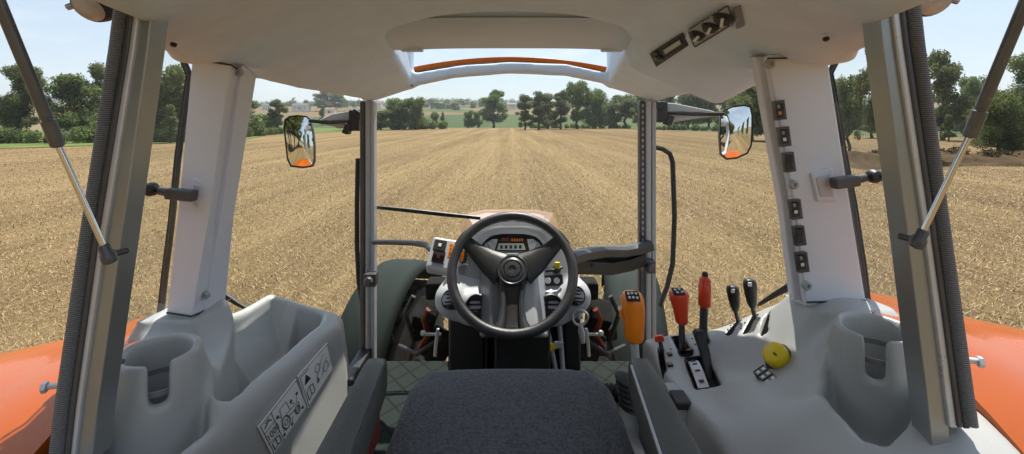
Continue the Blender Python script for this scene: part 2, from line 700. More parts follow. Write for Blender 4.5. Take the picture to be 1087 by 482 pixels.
# front cross beam, bowed upwards
zb = np.interp(X, [-.66, -.585, -.465, -.25, -.01, .235, .435, .58, .66], [.085, .102, .143, .188, .207, .197, .156, .112, .085])
zt = np.interp(X, [-.66, -.55, -.43, -.22, -.01, .23, .437, .55, .66], [.15, .16, .203, .238, .252, .244, .20, .16, .15])
beam = np.maximum(np.maximum(zb - Z, Z - zt), abs(Y - 2.055) - .035)
beam = np.maximum(beam, abs(X) - .63)
roof = smin(roof, beam, .025)
fd.build(roof, 'roof_lining', 'headliner', tractor, relax=2)
del X, Y, Z, E, C, xe, t, zc, roof, hv, hole, beam, zb, zt, fn, y0, hw

# ---- outer roof: orange shell with the same hatch, its lip shows through the hatch
mb = MB()
ys = [.42, .8, 1.15, 1.22, 2.14]
for sx in (-1, 1):
    for a, b in zip(ys[:-1], ys[1:]):
        if a >= 1.2 and b <= 2.2:
            xi = .45
        else:
            xi = 0
        vs = []
        for z in (.375, .405):
            for x, y in ((xi, a), (.66, a), (.66, b), (xi, b)):
                zz = z - (.10 if y > 2.2 else 0) - (.13 if y > 2.2 else 0) * 0 - (x / .8) ** 4 * .05
                vs.append(W(x * sx - .008, y, zz))
        mb.add(vs, [(0, 1, 2, 3), (7, 6, 5, 4), (0, 4, 5, 1), (1, 5, 6, 2), (2, 6, 7, 3), (3, 7, 4, 0)])
mb.build('roof_panel', 'orange', tractor, angle=20)
lipx = np.linspace(-.52, .52, 21)
mb = MB()
mb.sweep([W(x - .008, 2.21 - .05 * (x / .5) ** 2, .283 - .20 * (x / .52) ** 2 * .36) for x in lipx], [(-.035, -.012), (.035, -.012), (.035, .012), (-.035, .012)], (0, 1, 0))
mb.build('roof_lip', 'orange', tractor, angle=60, bevel=.004)
mb = MB()
mb.sweep([W(x - .008, 2.165 - .05 * (x / .5) ** 2, .262 - .20 * (x / .52) ** 2 * .36) for x in lipx], [(-.008, -.005), (.008, -.005), (.008, .005), (-.008, .005)], (0, 1, 0))
mb.build('hatch_seal', 'rubber', tractor)
# hatch frame (dark, above the lining) and the hatch glass
mb = MB()
mb.box(W(-.008, 1.36, .352), (.90, .40, .03))
mb.box(W(-.44, 1.78, .352), (.05, .69, .03))
mb.box(W(.424, 1.78, .352), (.05, .69, .03))
mb.build('hatch_frame', mat('hatch_frame_paint', (.16, .135, .13), .6, var=.1), tractor, bevel=.006)
mb = MB()
mb.box(W(-.008, 1.78, .371), (.84, .70, .004))
mb.build('hatch_glass', 'glass', tractor, angle=0)

# ---- sunshade across the hatch
mb = MB()
rings = []
for y, z, hw_ in ((1.335, .292, .395), (1.35, .277, .40), (1.50, .268, .405), (1.632, .250, .408), (1.646, .260, .404)):
    ring = []
    for x in np.linspace(-1, 1, 17):
        edge = 1 - .16 * max(0, abs(x) - .82) / .18
        ring.append(W(x * hw_ - .006, y + (1.49 - y) * (1 - edge) * 1.6, z - .012 * (abs(x) ** 4)))
    rings.append(ring)
mb.loft(rings, closed=False)
mb.loft([[p + Vector((0, 0, .014)) for p in r] for r in rings][::-1], closed=False)
shade = mb.build('roof_sunshade', 'shade', base=W(0, 1.49, .25), angle=50)
tag(shade, 'grey plastic sunshade panel under the roof hatch', 'sunshade')
for x in (-.345, .345):
    mb = MB()
    mb.box(W(x, 1.628, .247), (.075, .03, .018))
    mb.build('finger_grip', 'shade', shade, bevel=.005)

# ---- side pillars with the window latches' recesses
def pillar_loft(name, secs, mname):
    b = MB()
    b.loft(secs)
    return b.build(name, mname, tractor, angle=25, bevel=.008, seg=3)


def sec(pts, deep):
    near = [P(*p) for p in pts]
    far = [P(*p) + Vector((0, deep, 0)) for p in pts]
    return near + far[::-1]


lp = pillar_loft('side_pillar', [sec(((204, 60, 1.12), (246, 66, 1.10), (262, 80, 1.20)), .045),
                                 sec(((188, 230, 1.12), (222, 232, 1.10), (237, 234, 1.20)), .045),
                                 sec(((176, 336, 1.12), (203, 340, 1.10), (228, 328, 1.20)), .045)], 'pillar')
rp = pillar_loft('side_pillar', [sec(((806, 62, 1.20), (813, 58, 1.11), (879, 58, 1.12)), .045),
                                 sec(((835, 222, 1.20), (842, 220, 1.11), (904, 220, 1.12)), .045),
                                 sec(((848, 322, 1.20), (855, 326, 1.11), (921, 324, 1.12)), .045)], 'pillar')
# screws in the pillar heads and feet
def screw(parent, p, r=.010, name='screw', mname='greypaint'):
    b = MB()
    b.lathe([(r, -.004), (r, .004), (r * .75, .007), (r * .4, .007), (r * .4, .003), (0, .003)], p, (0, -1, 0), 16)
    return b.build(name, mname, parent, angle=40)


screw(lp, P(254, 77, 1.135), .009)
screw(lp, P(218, 313, 1.135))
screw(rp, P(817, 68, 1.105), .012)
screw(rp, P(842, 196, 1.105), .011)
screw(rp, P(856, 303, 1.105), .011)

for par, lines in ((lp, (((177, 332), (203, 336), (229, 325)), ((205, 63), (246, 69), (261, 80)))), (rp, (((849, 317), (857, 321), (920, 319)), ((808, 63), (815, 62), (878, 61))))):
    for ln_ in lines:
        b = MB()
        b.tube([P(x, y, Y_ - .004) for (x, y), Y_ in zip(ln_, (1.12, 1.10, 1.20) if par is lp else (1.19, 1.11, 1.12))], .0022, 6)
        b.build('trim_joint', 'rubber', par)
# rocker switches in the right pillar
for i, (px, py, lit) in enumerate(((827, 117, 'knob_orange'), (832, 145, 'white'), (837, 172, None), (844, 222, 'white'), (848, 250, None), (851, 278, 'white'))):
    b = MB()
    tilt = Matrix.Rotation(R(-7.5), 3, 'Y')
    b.box(P(px, py, 1.099), (.024, .014, .046), tilt, 0)
    b.box(P(px, py - 3.2, 1.090), (.0165, .010, .018), tilt @ Matrix.Rotation(R(9), 3, 'X'), 1)
    b.box(P(px, py + 4.0, 1.0905), (.0165, .010, .018), tilt @ Matrix.Rotation(R(-9), 3, 'X'), 1)
    if lit:
        b.box(P(px + 1, py + 3, 1.0845), (.0075, .001, .0075), tilt, 2)
        b.box(P(px - .5, py - 4, 1.084), (.006, .001, .008), tilt, 3)
    b.build('rocker_switch', ['steel', 'black', lit or 'black', 'inkgrey'], rp, bevel=.0015)

# latch recesses (small framed plates)
for par, pts in ((lp, ((204, 189), (215, 193), (211, 227), (203, 221))), (rp, ((861, 184), (884, 178), (889, 214), (868, 214)))):
    b = MB()
    q = [P(x, y, 1.106) for x, y in pts]
    b.prism(q, (0, .02, 0), 0)
    c = sum(q, Vector()) / 4
    b.prism([c + (p - c) * .72 + Vector((0, -.0025, 0)) for p in q], (0, .012, 0), 1)
    b.build('latch_plate', ['pillar', mat('latch_recess', (.60, .585, .63), .5)], par, bevel=.004)

# ---- front pillars: painted tube with a black strip; the right one has a punched strip
for sx, xs in ((-1, (381.5, 387.5, 392, 397)), (1, (679, 686, 691.5, 697))):
    b = MB()
    Yp = 2.02
    za, zb_ = .085, -1.05
    def col(x0, x1, y, d, m_):
        a, c = (x0 - CX) / F * y, (x1 - CX) / F * y
        b.box(W((a + c) / 2, y + d / 2, (za + zb_) / 2), (abs(c - a), d, za - zb_), None, m_)
    if sx < 0:
        col(xs[0], xs[1] - .2, Yp + .01, .05, 1)
        col(xs[1], xs[2], Yp, .06, 0)
        col(xs[2] + .1, xs[3], Yp + .012, .05, 2)
    else:
        col(xs[0], xs[1] - .2, Yp + .012, .04, 1)
        col(xs[1], xs[2], Yp, .06, 2)
        col(xs[2] + .1, xs[3], Yp + .012, .05, 0)
    fp = b.build('front_pillar', ['greypaint', 'steel', mat('pillar_paint_pale', (.50, .51, .53), .32)], tractor, bevel=.007)
    if sx > 0:
        b = MB()
        for k in range(26):
            b.box(P(682.3, 112 + k * 6.2, Yp + .009), (.0065, .008, .012))
        b.build('punched_strip', 'greypaint', fp)
    # clamp half way down
    b = MB()
    q = P(394 if sx < 0 else 688, 296 if sx < 0 else 282, 1.985)
    b.box(q, (.05, .05, .055))
    b.lathe([(.019, 0), (.019, .02), (.012, .026), (0, .026)], q + Vector((0, -.024, 0)), (0, -1, 0), 16)
    b.build('clamp', 'steel', fp, bevel=.005)
    # door frame bar on the outer side
    b = MB()
    if sx < 0:
        path = [P(380, 168, 2.1), P(379, 215, 2.1), P(379, 262, 2.1), P(381, 300, 2.1), P(386, 330, 2.1), P(389, 350, 2.08)]
    else:
        path = [P(694, 156, 2.06), P(703, 158, 2.08), P(711, 163, 2.1), P(714, 172, 2.1), P(716, 230, 2.1), P(714, 280, 2.1), P(708, 305, 2.1), P(700, 325, 2.08)]
    b.tube(path, .011, 10)
    b.build('door_rail', 'rubber', tractor)

# ---- rear posts: aluminium channel, gap and ribbed seal
for sx, prof_px in ((-1, (((119, 132), (132, 137), (137, 143.5), (143.5, 150), (150, 164)), ((82, 94), (94, 99), (99, 105), (105, 113), (113, 131)), ((46, 61), (61, 66), (66, 72), (72, 78), (78, 97)))),
                    (1, (((966, 980), (960, 966), (954, 960), (945, 954), (930, 945)), ((1000, 1013), (995, 1000), (989, 995), (981, 989), (962, 981)), ((1033, 1047), (1027, 1033), (1021, 1027), (1012, 1021), (991, 1012))))):
    seals = []
    names = ('seal', 'gap', 'rib', 'edge', 'face')
    ypx = (-12, 240, 480)
    Ys = (.75, .752, .755)
    rp_ = None
    parts = {}
    for k, (dz, mname) in enumerate(((-.012, 'ribbed'), (.012, 'rubber'), (-.004, 'greypaint'), (.0, 'alu'), (.006, 'greypaint'))):
        rows = []
        top, mid, bot = [p[k] for p in prof_px]
        bot_y = 455 if (sx > 0 and k < 4) else 492
        for s in np.linspace(0, 1, 9):
            py = -12 + s * (bot_y + 12)
            u = (py + 0) / 480
            def at(i):
                return np.interp(py, [0, 240, 480], [top[i], mid[i], bot[i]])
            a, c = P(at(0), py, .75 + dz), P(at(1), py, .75 + dz)
            d = Vector((0, .045 - dz, 0))
            rows.append([a, c, c + d, a + d] if k not in (0,) else
                        [a + d, a + Vector((0, .012, 0)), a * .8 + c * .2 + Vector((0, .002, 0)), (a + c) / 2, a * .2 + c * .8 + Vector((0, .002, 0)), c + Vector((0, .012, 0)), c + d])
        parts[k] = rows
    b = MB()
    for k in (2, 3, 4):
        b.loft(parts[k], mat=(0, 0, 0, 1, 2)[k])
    post = b.build('rear_post', ['steel', 'alu', mat('post_paint', (.36, .375, .37), .28, metal=.55, var=.08, vscale=5)], tractor, angle=30, bevel=.003)
    b = MB()
    b.loft(parts[0])
    b.build('ribbed_seal', 'ribbed', post, angle=50)
    b = MB()
    b.loft(parts[1])
    b.build('seal_groove', 'rubber', post, angle=30)
    # hinge bolt on the outside
    b = MB()
    q = P(50, 411, .78) if sx < 0 else P(1038, 384, .78)
    b.tube([q + Vector((sx * -.03, .01, 0)), q + Vector((sx * .006, 0, 0))], .005, 10)
    b.lathe([(.009, 0), (.009, .006), (.006, .008), (0, .008)], q, (sx, -.4, 0), 6)
    b.build('hinge_bolt', 'alu', post)
    b = MB()
    q = P(105, 399, .80) if sx < 0 else P(991, 379, .80)
    b.lathe([(.008, 0), (.008, .008), (0, .009)], q, (0, -1, 0), 12)
    b.tube([q, q + Vector((0, .05, 0))], .004, 8)
    b.build('screw', 'steel', post)

# ---- edge seals of the side glass beside the pillars
for sx, pts in ((-1, ((191, 56), (196, 66), (202, 80), (199, 100), (190, 165), (183, 235), (176, 290), (171, 335))),
                (1, ((892, 54), (886, 66), (880, 78), (885, 105), (894, 160), (905, 215), (915, 280), (921, 330)))):
    b = MB()
    b.tube([P(x, y, 1.155) for x, y in pts], .0062, 8)
    b.build('glass_seal', 'rubber', tractor)
    b = MB()
    b.tube([P(x - 3.2 * sx * -1, y, 1.165) for x, y in pts[1:]], .0035, 6)
    b.build('glass_edge', 'greenmud', tractor)

# ---- panes
def pane(pts, name='window_pane'):
    b = MB()
    q = [Vector(p) for p in pts]
    n = (q[1] - q[0]).cross(q[2] - q[0]).normalized() * .004
    b.prism(q, n)
    return b.build(name, 'glass', tractor, angle=0)


pane([W(-.585, 2.075, .10), W(-.35, 2.075, .17), W(-.01, 2.075, .206), W(.35, 2.075, .17), W(.56, 2.075, .11), W(.56, 2.075, -1.09), W(-.585, 2.075, -1.09)], 'windscreen')
for sx in (-1, 1):
    pane([W(sx * .655, 2.06, .085), W(sx * .745, 1.225, .13), W(sx * .79, 1.225, -.55), W(sx * .66, 2.06, -1.0)])
    pane([W(sx * .775, 1.16, .14), W(sx * .62, .80, .15), W(sx * .725, .80, -.55), W(sx * .86, 1.16, -.48)])

# ---- floor with rubber mat, and the sill that closes it to the front
mb = MB()
mb.box(W(0, 1.29, -1.075), (1.30, 1.55, .05))
mb.build('cab_floor', 'floor', tractor, bevel=.01)
for sx in (-1, 1):
    mb = MB()
    mb.box(W(sx * .63, 1.5, -1.03), (.05, 1.1, .10))
    mb.build('door_sill', 'black', tractor, bevel=.008)

# ---- small plugs along the lower edge of the roof lining
for px, py, Y in ((184, 49, .93), (281, 81, 1.40), (328, 93, 1.72), (437, 92, 2.02), (648, 88, 2.02), (756, 88, 1.72), (877, 43, .95)):
    mb = MB()
    mb.lathe([(.006, -.004), (.006, .001), (.004, .003), (0, .003)], P(px, py - 1.0, Y), (0, -.3, -1), 12)
    mb.build('lining_plug', 'black', tractor)
mb = MB()
mb.box(P(391, 61, 1.50) + Vector((0, 0, -.002)), (.020, .010, .008), Matrix.Rotation(R(20), 3, 'Z'))
mb.build('lining_clip', 'white', tractor, bevel=.002)
mb = MB()
mb.tube([P(203, 62, 1.10), P(211, 60, 1.10), P(218, 61, 1.10)], .003, 6)
mb.build('seal_end', 'rubber', tractor)
mb = MB()
mb.tube([P(865, 56, 1.105), P(872, 55, 1.10), P(882, 58, 1.10)], .003, 6)
mb.build('seal_end', 'rubber', tractor)

# ---- work lights under the rear roof corners
for sx, px in ((-1, 96), (1, 992)):
    b = MB()
    q = P(px, -2 if sx < 0 else -8, .86)
    b.box(q + Vector((sx * .01, .02, .012)), (.10, .09, .02), None, 0)
    b.lathe([(.034, -.03), (.036, 0), (.030, .012), (.012, .012)], q + Vector((sx * -.005, .0, -.012)), (0, -.55, -.5), 20, 0)
    b.lathe([(.028, .013), (.020, .016), (0, .017)], q + Vector((sx * -.005, 0, -.012)), (0, -.55, -.5), 20, 1)
    b.tube([q + Vector((sx * -.02, .01, .01)), q + Vector((sx * .035, -.01, -.02))], .006, 8, 2)
    b.build('work_light', ['black', 'gauge', 'alu'], tractor, bevel=.004)

# ---- rear mudguards: orange crowned sheets over the rear wheels
for sx in (-1, 1):
    rings = []
    wc = 1.10                                   # wheel centre ahead of the eye
    lift = .05 if sx < 0 else .115
    for a in np.linspace(-75, 30, 30):
        ring = []
        for u in [0, .004] + list(np.linspace(.06, 1, 12)):
            # crown across the sheet: inner shoulder, gentle fall, rolled outer edge
            x = .80 + .75 * u + .22 * max(0, (a - 6) / 24) * (1 - u)
            drop = .14 * u + .10 * max(0, u - .70) ** 2 + (.03 if u > .97 else 0) + (.24 if u == 0 else 0)
            rr = .80 - drop
            yy = wc + rr * math.sin(R(a)) * .94
            zz = -1.35 + lift + rr * math.cos(R(a)) + (.012 if u < .30 else 0)
            ring.append(W(sx * x, yy, zz))
        rings.append(ring if sx > 0 else ring[::-1])
    b = MB()
    b.loft(rings, closed=False)
    o = b.build('rear_mudguard', 'orange', tractor, angle=40)
    so = o.modifiers.new('sheet', 'SOLIDIFY')
    so.thickness = .012

# ---- bonnet and what stands under it
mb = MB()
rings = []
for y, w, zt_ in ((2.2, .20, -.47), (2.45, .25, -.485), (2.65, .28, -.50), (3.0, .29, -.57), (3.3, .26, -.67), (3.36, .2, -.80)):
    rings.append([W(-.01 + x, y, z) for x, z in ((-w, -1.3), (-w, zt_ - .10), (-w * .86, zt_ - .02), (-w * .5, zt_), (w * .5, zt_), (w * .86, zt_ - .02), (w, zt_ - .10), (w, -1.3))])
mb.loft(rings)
mb.build('bonnet', mat('sky_sheen_orange', (.52, .31, .21), .3, var=.12, vscale=3, coat=.8, rvar=.1), tractor, angle=35)  # orange paint made paler: the sky's reflection is put into the base colour
mb = MB()
mb.box(W(0, 2.33, -1.05), (.62, .10, .78), None, 0)
mb.box(W(0, 2.8, -1.55), (.44, 1.5, .6), None, 0)
for sx in (-1, 1):
    for k, (dx, dy, dz, s) in enumerate(((.36, 2.25, -.80, .09), (.42, 2.3, -.95, .11), (.37, 2.35, -1.12, .13), (.45, 2.4, -1.3, .16), (.40, 2.2, -1.22, .08), (.50, 2.45, -1.1, .07))):
        mb.box(W(sx * dx, dy, dz), (s, s * 1.2, s * .9), Matrix.Rotation(R(17 * k), 3, 'Y') @ Matrix.Rotation(R(31 * k), 3, 'X'), 0)
mb.build('engine', 'engine', tractor, bevel=.012)
for sx in (-1, 1):
    b = MB()
    b.tube([W(sx * .38, 2.15, -.86), W(sx * .41, 2.18, -.92), W(sx * .39, 2.2, -1.0), W(sx * .43, 2.2, -1.06)], .013, 10)
    b.tube([W(sx * .41, 2.16, -1.10), W(sx * .405, 2.15, -1.22), W(sx * .395, 2.15, -1.32)], .013, 10)
    b.build('hydraulic_hose', 'redpaint', tractor)
    b = MB()
    b.tube([W(sx * .335, 2.13, -.94), W(sx * .345, 2.13, -1.02), W(sx * .35, 2.14, -1.07)], .008, 10)
    b.lathe([(.012, 0), (.014, .006), (.012, .012), (0, .014)], W(sx * .40, 2.13, -.96), (0, -1, .2), 10)
    b.box(W(sx * .36, 2.16, -.98), (.07, .012, .012))
    b.build('hose_fitting', 'alu', tractor, bevel=.003)
    b = MB()
    b.tube([W(sx * .46, 2.2, -.82), W(sx * .50, 2.2, -.90), W(sx * .47, 2.25, -1.05), W(sx * .52, 2.3, -1.25)], .012, 8)
    b.tube([W(sx * .33, 2.16, -1.0), W(sx * .44, 2.18, -1.08), W(sx * .55, 2.3, -1.1)], .010, 8)
    b.build('hydraulic_hose', 'rubber', tractor)

# ---- front wheels turned a little to the right under dark mudguards
for sx, cx, lift, cy in ((-1, -.865, .02, 3.55), (1, .875, .0, 3.50)):
    rot = Matrix.Rotation(R(-9), 3, 'Z')
    org = Vector((cx, cy, .66))
    rings = []
    for a in np.linspace(-78, 52, 26):
        ring = []
        for u in np.linspace(-1, 1, 9):
            rr = .84 - .055 * max(0, abs(u) - .62) ** 1.5 * 4
            ring.append(org + rot @ Vector((u * .19, rr * math.sin(R(a)), rr * math.cos(R(a)) + lift)))
        rings.append(ring)
    b = MB()
    b.loft(rings, closed=False)
    o = b.build('front_mudguard', 'greenmud', tractor, angle=60)
    so = o.modifiers.new('sheet', 'SOLIDIFY')
    so.thickness = .012
    b = MB()
    prof = [(.36, -.17), (.60, -.185), (.655, -.16), (.67, -.08), (.675, 0), (.67, .08), (.655, .16), (.60, .185), (.36, .17)]
    ax = rot @ Vector((1, 0, 0))
    b.lathe(prof, org, ax, 36)
    for k in range(28):
        a = 2 * math.pi * k / 28
        for s_ in (-1, 1):
            rr = Matrix.Rotation(a + (.11 if s_ > 0 else 0), 3, 'X')
            b.box(org + rot @ (rr @ Vector((s_ * .085, 0, .685))), (.18, .05, .045), rot @ rr @ Matrix.Rotation(R(32 * s_), 3, 'Z'))
    wh = b.build('front_wheel', 'tyre', tractor, angle=30)
    b = MB()
    b.lathe([(.37, -.14), (.37, .14), (.30, .08), (.14, .05), (.12, .10), (0, .10)], org, ax * -sx, 30)
    b.build('wheel_rim', 'orange', wh)

# ================================================================== FITTINGS IN THE CAB
# ---- left side console
LT = Tps([rel(P(*q)) for q in ((290, 314, 1.55), (352, 333, 1.55), (300, 379, 1.18), (226, 446, .90), (166, 352, 1.10), (222, 352, 1.15), (108, 385, .91), (225, 430, .93), (100, 480, .80), (200, 480, .80), (265, 490, .85), (330, 352, 1.36))] +
         [(-.80, 1.4, -.565), (-.66, .55, -.60), (-.80, .6, -.585)])
left_console = empty('side_console', W(-.68, 1.05, -1.05), 'grey plastic left console with an open storage bin, cup holder and two white stickers', 'console')
fd = Field((-.95, .47, -1.10), (-.44, 1.66, -.36), .0058)
X, Y, Z = fd.X, fd.Y, fd.Z
plan = spoly(X, Y, [(-.775, .50), (-.78, .80), (-.80, .92), (-.835, 1.06), (-.865, 1.12), (-.865, 1.20), (-.83, 1.35), (-.82, 1.58), (-.575, 1.58), (-.555, 1.5), (-.545, 1.0), (-.535, .5)])
lean = np.clip((-.60 - Z), 0, .5) * .12
plan = plan - np.where(X > -.66, lean, 0)
d = smax(plan, (Z - LT(X, Y)) * .9, .035)
d = np.maximum(d, -1.06 - Z)
# pillar foot with its skirt
foot = np.maximum(spoly(X, Y + (Z + .47) * .15, [(-.865, 1.08), (-.86, 1.20), (-.74, 1.235), (-.715, 1.19), (-.735, 1.085)]) - np.clip(-.47 - Z, 0, .2) * .55, Z + .462)
d = smin(d, foot, .03)
# cup holder tower
cc = (-.690, .92)
d = smin(d, cone(X, Y, Z, cc, -.62, .118, -.440, .068), .04)
# storage bin
binp = spoly(X, Y, [(-.79, 1.27), (-.785, 1.535), (-.612, 1.535), (-.588, 1.44), (-.578, .96), (-.592, .935), (-.65, 1.07), (-.70, 1.19)])
binp = binp + np.clip(-.60 - Z, 0, .3) * np.where(X < -.70, .55, .10)
d = smax(d, -smax(binp, -.735 - Z, .02), .011)
# scoop in front of the cup holder
sc = spoly(X, Y, [(-.755, .90), (-.62, .945), (-.575, .885), (-.575, .78), (-.60, .745), (-.65, .76), (-.755, .85)]) + np.clip(-.50 - Z, 0, .3) * .10 - .012
sc = smax(sc, -.635 - Z, .03)
sc = smax(sc, -(cone(X, Y, Z, cc, -.70, .088, -.445, .072)), .02)
d = smax(d, -sc, .014)
# cup bore and slot
d = smax(d, -cone(X, Y, Z, cc, -.585, .046, -.38, .058), .010)
slot = sbox(X + (Y - .92) * .75, Y, Z, (cc[0], .81, -.44), (.037, .22, .17), .012)
d = smax(d, -slot, .008)
fd.build(d, 'console_shell', 'console', left_console, relax=5)
del X, Y, Z, d, plan, foot, binp, sc, slot, lean
b = MB()
b.lathe([(.0485, -.004), (.047, .002), (.044, .005), (.044, .003), (0, .003)], W(cc[0], cc[1], -.583), (0, 0, 1), 28)
b.build('cup_insert', mat('cup_insert_grey', (.22, .225, .235), .4), left_console)
b = MB()
b.lathe([(.0520, -.01), (.0525, 0), (.0495, 0), (.0490, -.01)], W(cc[0], cc[1], -.505), (0, 0, 1), 32, caps=False)
b.build('cup_ring', bpy.data.materials['cup_insert_grey'], left_console)


def wall_x(z):
    return -.545 + max(0, -.60 - z) * .12 + .0


def sticker(quad, kind, par):
    """quad: photo points bottom-left, bottom-right, top-right, top-left; lies on the inner wall of the console"""
    pts = []
    for px, py in quad:
        x = -.53
        for _ in range(6):
            Yh = x * F / (px - CX)
            z = (HY - py) / F * Yh
            x = wall_x(z) + .004 + np.interp(Yh, [.5, 1.0, 1.5], [.010, 0.0, -.010])
        pts.append(W(x, Yh, z))
    a, b_, c, d_ = pts
    n = (b_ - a).cross(d_ - a).normalized()
    if n.x < 0:
        n = -n
    bb = MB()
    bb.prism([p - n * .002 for p in (a, b_, c, d_)], n * .0035, 0)
    def q(u, v, lift=.0022):
        return a * (1 - u) * (1 - v) + b_ * u * (1 - v) + c * u * v + d_ * (1 - u) * v + n * lift
    def line(u0, v0, u1, v1, w=.012, m_=1):
        dv = Vector((u1 - u0, v1 - v0))
        if dv.length < 1e-6:
            return
        pr = Vector((-dv.y, dv.x)).normalized() * w
        bb.add([q(u0 - pr.x, v0 - pr.y), q(u1 - pr.x, v1 - pr.y), q(u1 + pr.x, v1 + pr.y), q(u0 + pr.x, v0 + pr.y)], [(0, 1, 2, 3)], m_)
    def ring(u, v, r, w=.012, m_=1, asp=1.0, n_=16):
        for i in range(n_):
            t0, t1 = 2 * math.pi * i / n_, 2 * math.pi * (i + 1) / n_
            line(u + r * math.cos(t0) * asp, v + r * math.sin(t0), u + r * math.cos(t1) * asp, v + r * math.sin(t1), w, m_)
    return bb, q, line, ring, n


lab_quads = (((274, 453), (314, 402), (326, 432), (290, 484)), ((316, 399), (347, 364), (353, 391), (327, 433)))
# along the strip: u runs forward, v runs up the wall; the photo shows its lower edge towards the seat
def order(qd):
    return [qd[3], qd[2], qd[1], qd[0]]


bb, q, line, ring, nn = sticker(order(lab_quads[0]), 0, left_console)
dX, dY = (q(1, 0) - q(0, 0)).normalized(), (q(0, 1) - q(0, 0)).normalized()
line(.02, .03, .98, .03, .008); line(.02, .97, .98, .97, .008); line(.02, .03, .02, .97, .006); line(.98, .03, .98, .97, .006)
line(.27, .03, .27, .97, .006); line(.02, .36, .27, .36, .008); line(.02, .70, .27, .70, .008)
text_mesh(bb, '1000', q(.15, .53), dY * -1, dX, .030, 1, .0024) if False else text_mesh(bb, '1000', q(.145, .53), dX, dY, .026, 1, .0024)
# open book
line(.06, .08, .06, .28, .010); line(.23, .08, .23, .28, .010); line(.06, .08, .145, .12, .012); line(.145, .12, .23, .08, .012); line(.06, .28, .145, .32, .012); line(.145, .32, .23, .28, .012); line(.145, .12, .145, .32, .010)
# grease gun
line(.06, .80, .18, .88, .016); line(.18, .88, .23, .80, .010); line(.10, .90, .20, .92, .012)
# tractor drawing
ring(.45, .34, .17, .014, 1, .55); ring(.45, .34, .07, .014, 2, .55); ring(.76, .28, .11, .014, 1, .55); ring(.76, .28, .05, .012, 2, .55)
line(.36, .52, .60, .50, .012, 2); line(.60, .50, .84, .44, .012, 2); line(.84, .44, .84, .32, .010, 2); line(.40, .52, .43, .80, .010, 2); line(.43, .80, .60, .80, .012, 2); line(.60, .80, .62, .50, .010, 2)
line(.50, .40, .70, .36, .016, 2); line(.33, .25, .40, .16, .010, 2); line(.68, .62, .75, .52, .008, 1); line(.55, .16, .62, .28, .008, 1); line(.86, .62, .80, .48, .008, 2); line(.34, .68, .40, .60, .008, 1)
for u, v in ((.34, .70), (.70, .66), (.88, .66), (.54, .12), (.32, .13), (.88, .16)):
    ring(u, v, .035, .014, 1, .5, 8)
bb.build('service_sticker', ['white', 'ink', 'inkgrey'], left_console, angle=0)

bb, q, line, ring, nn = sticker(order(lab_quads[1]), 1, left_console)
line(.02, .03, .98, .03, .008); line(.02, .97, .98, .97, .008); line(.02, .03, .02, .97, .006); line(.98, .03, .98, .97, .006)
bb.add([q(.07, .60), q(.27, .60), q(.17, .84)], [(0, 1, 2)], 1)
line(.05, .90, .29, .90, .012)
line(.07, .14, .07, .40, .010); line(.28, .14, .28, .40, .010); line(.07, .14, .175, .19, .012); line(.175, .19, .28, .14, .012); line(.07, .40, .175, .45, .012); line(.175, .45, .28, .40, .012); line(.175, .19, .175, .45, .010)
ring(.52, .62, .13, .014, 2, .6); ring(.76, .40, .16, .012, 2, .6); line(.44, .40, .70, .74, .014, 2); line(.58, .26, .86, .62, .012, 2); line(.44, .40, .48, .26, .016, 1); line(.72, .76, .80, .80, .014, 2); ring(.44, .28, .04, .014, 1, .6, 8); line(.84, .26, .92, .36, .010, 2)
bb.build('safety_sticker', ['white', 'ink', 'inkgrey'], left_console, angle=0)
b = MB()
q_ = P(372, 405, 1.52)
b.lathe([(.012, -.02), (.012, .006), (.008, .010), (0, .010)], q_, (.3, -1, .2), 14)
b.build('coat_hook', 'black', left_console)

# ---- right side console
RT_pts = [(853, 322, 1.15), (918, 322, 1.15), (820, 325, 1.30), (790, 338, 1.40), (757, 358, 1.50), (828, 378, 1.12), (814, 402, 1.05), (790, 442, .94), (800, 486, .85), (862, 412, .96), (832, 448, .88),
          (868, 422, .90), (972, 398, .90), (925, 478, .78), (900, 362, 1.00), (958, 338, 1.05), (988, 440, .80), (980, 482, .75), (700, 365, 1.40), (742, 353, 1.48), (750, 397, 1.20), (735, 430, 1.06), (768, 386, 1.23), (716, 382, 1.29)]
RT = Tps([rel(P(*q)) for q in RT_pts] + [(.60, .55, -.60), (.80, .6, -.585), (.42, .8, -.635)])
right_console = empty('side_console', W(.66, 1.05, -1.05), 'grey plastic right console with lever slots, a yellow push knob and a scooped tray', 'console')
fd = Field((.28, .47, -1.10), (.96, 1.64, -.34), .0062)
X, Y, Z = fd.X, fd.Y, fd.Z
plan = spoly(X, Y, [(.40, .52), (.40, 1.28), (.415, 1.50), (.45, 1.535), (.64, 1.545), (.715, 1.51), (.77, 1.42), (.80, 1.32), (.83, 1.24), (.86, 1.19), (.88, 1.05), (.865, .9), (.815, .78), (.80, .52)])
hgt = (Z - RT(X, Y)) * .85
d = smax(plan, hgt, .02)
d = np.maximum(d, -1.06 - Z)
foot = np.maximum(spoly(X, Y + (Z + .45) * .15, [(.70, 1.10), (.70, 1.20), (.86, 1.215), (.87, 1.10), (.85, 1.08), (.715, 1.08)]) - np.clip(-.45 - Z, 0, .2) * .5, Z + .446)
d = smin(d, foot, .05)
cr_ = (.7325, .95)
d = smin(d, cone(X, Y, Z, cr_, -.60, .120, -.408, .066), .04)
sc = spoly(X, Y, [(.604, .925), (.66, .98), (.785, .965), (.792, .89), (.67, .795), (.62, .775), (.592, .80), (.590, .87)]) + np.clip(-.47 - Z, 0, .3) * .14 - .004
sc = smax(sc, -.615 - Z, .04)
sc = smax(sc, -(cone(X, Y, Z, cr_, -.70, .088, -.415, .070)), .02)
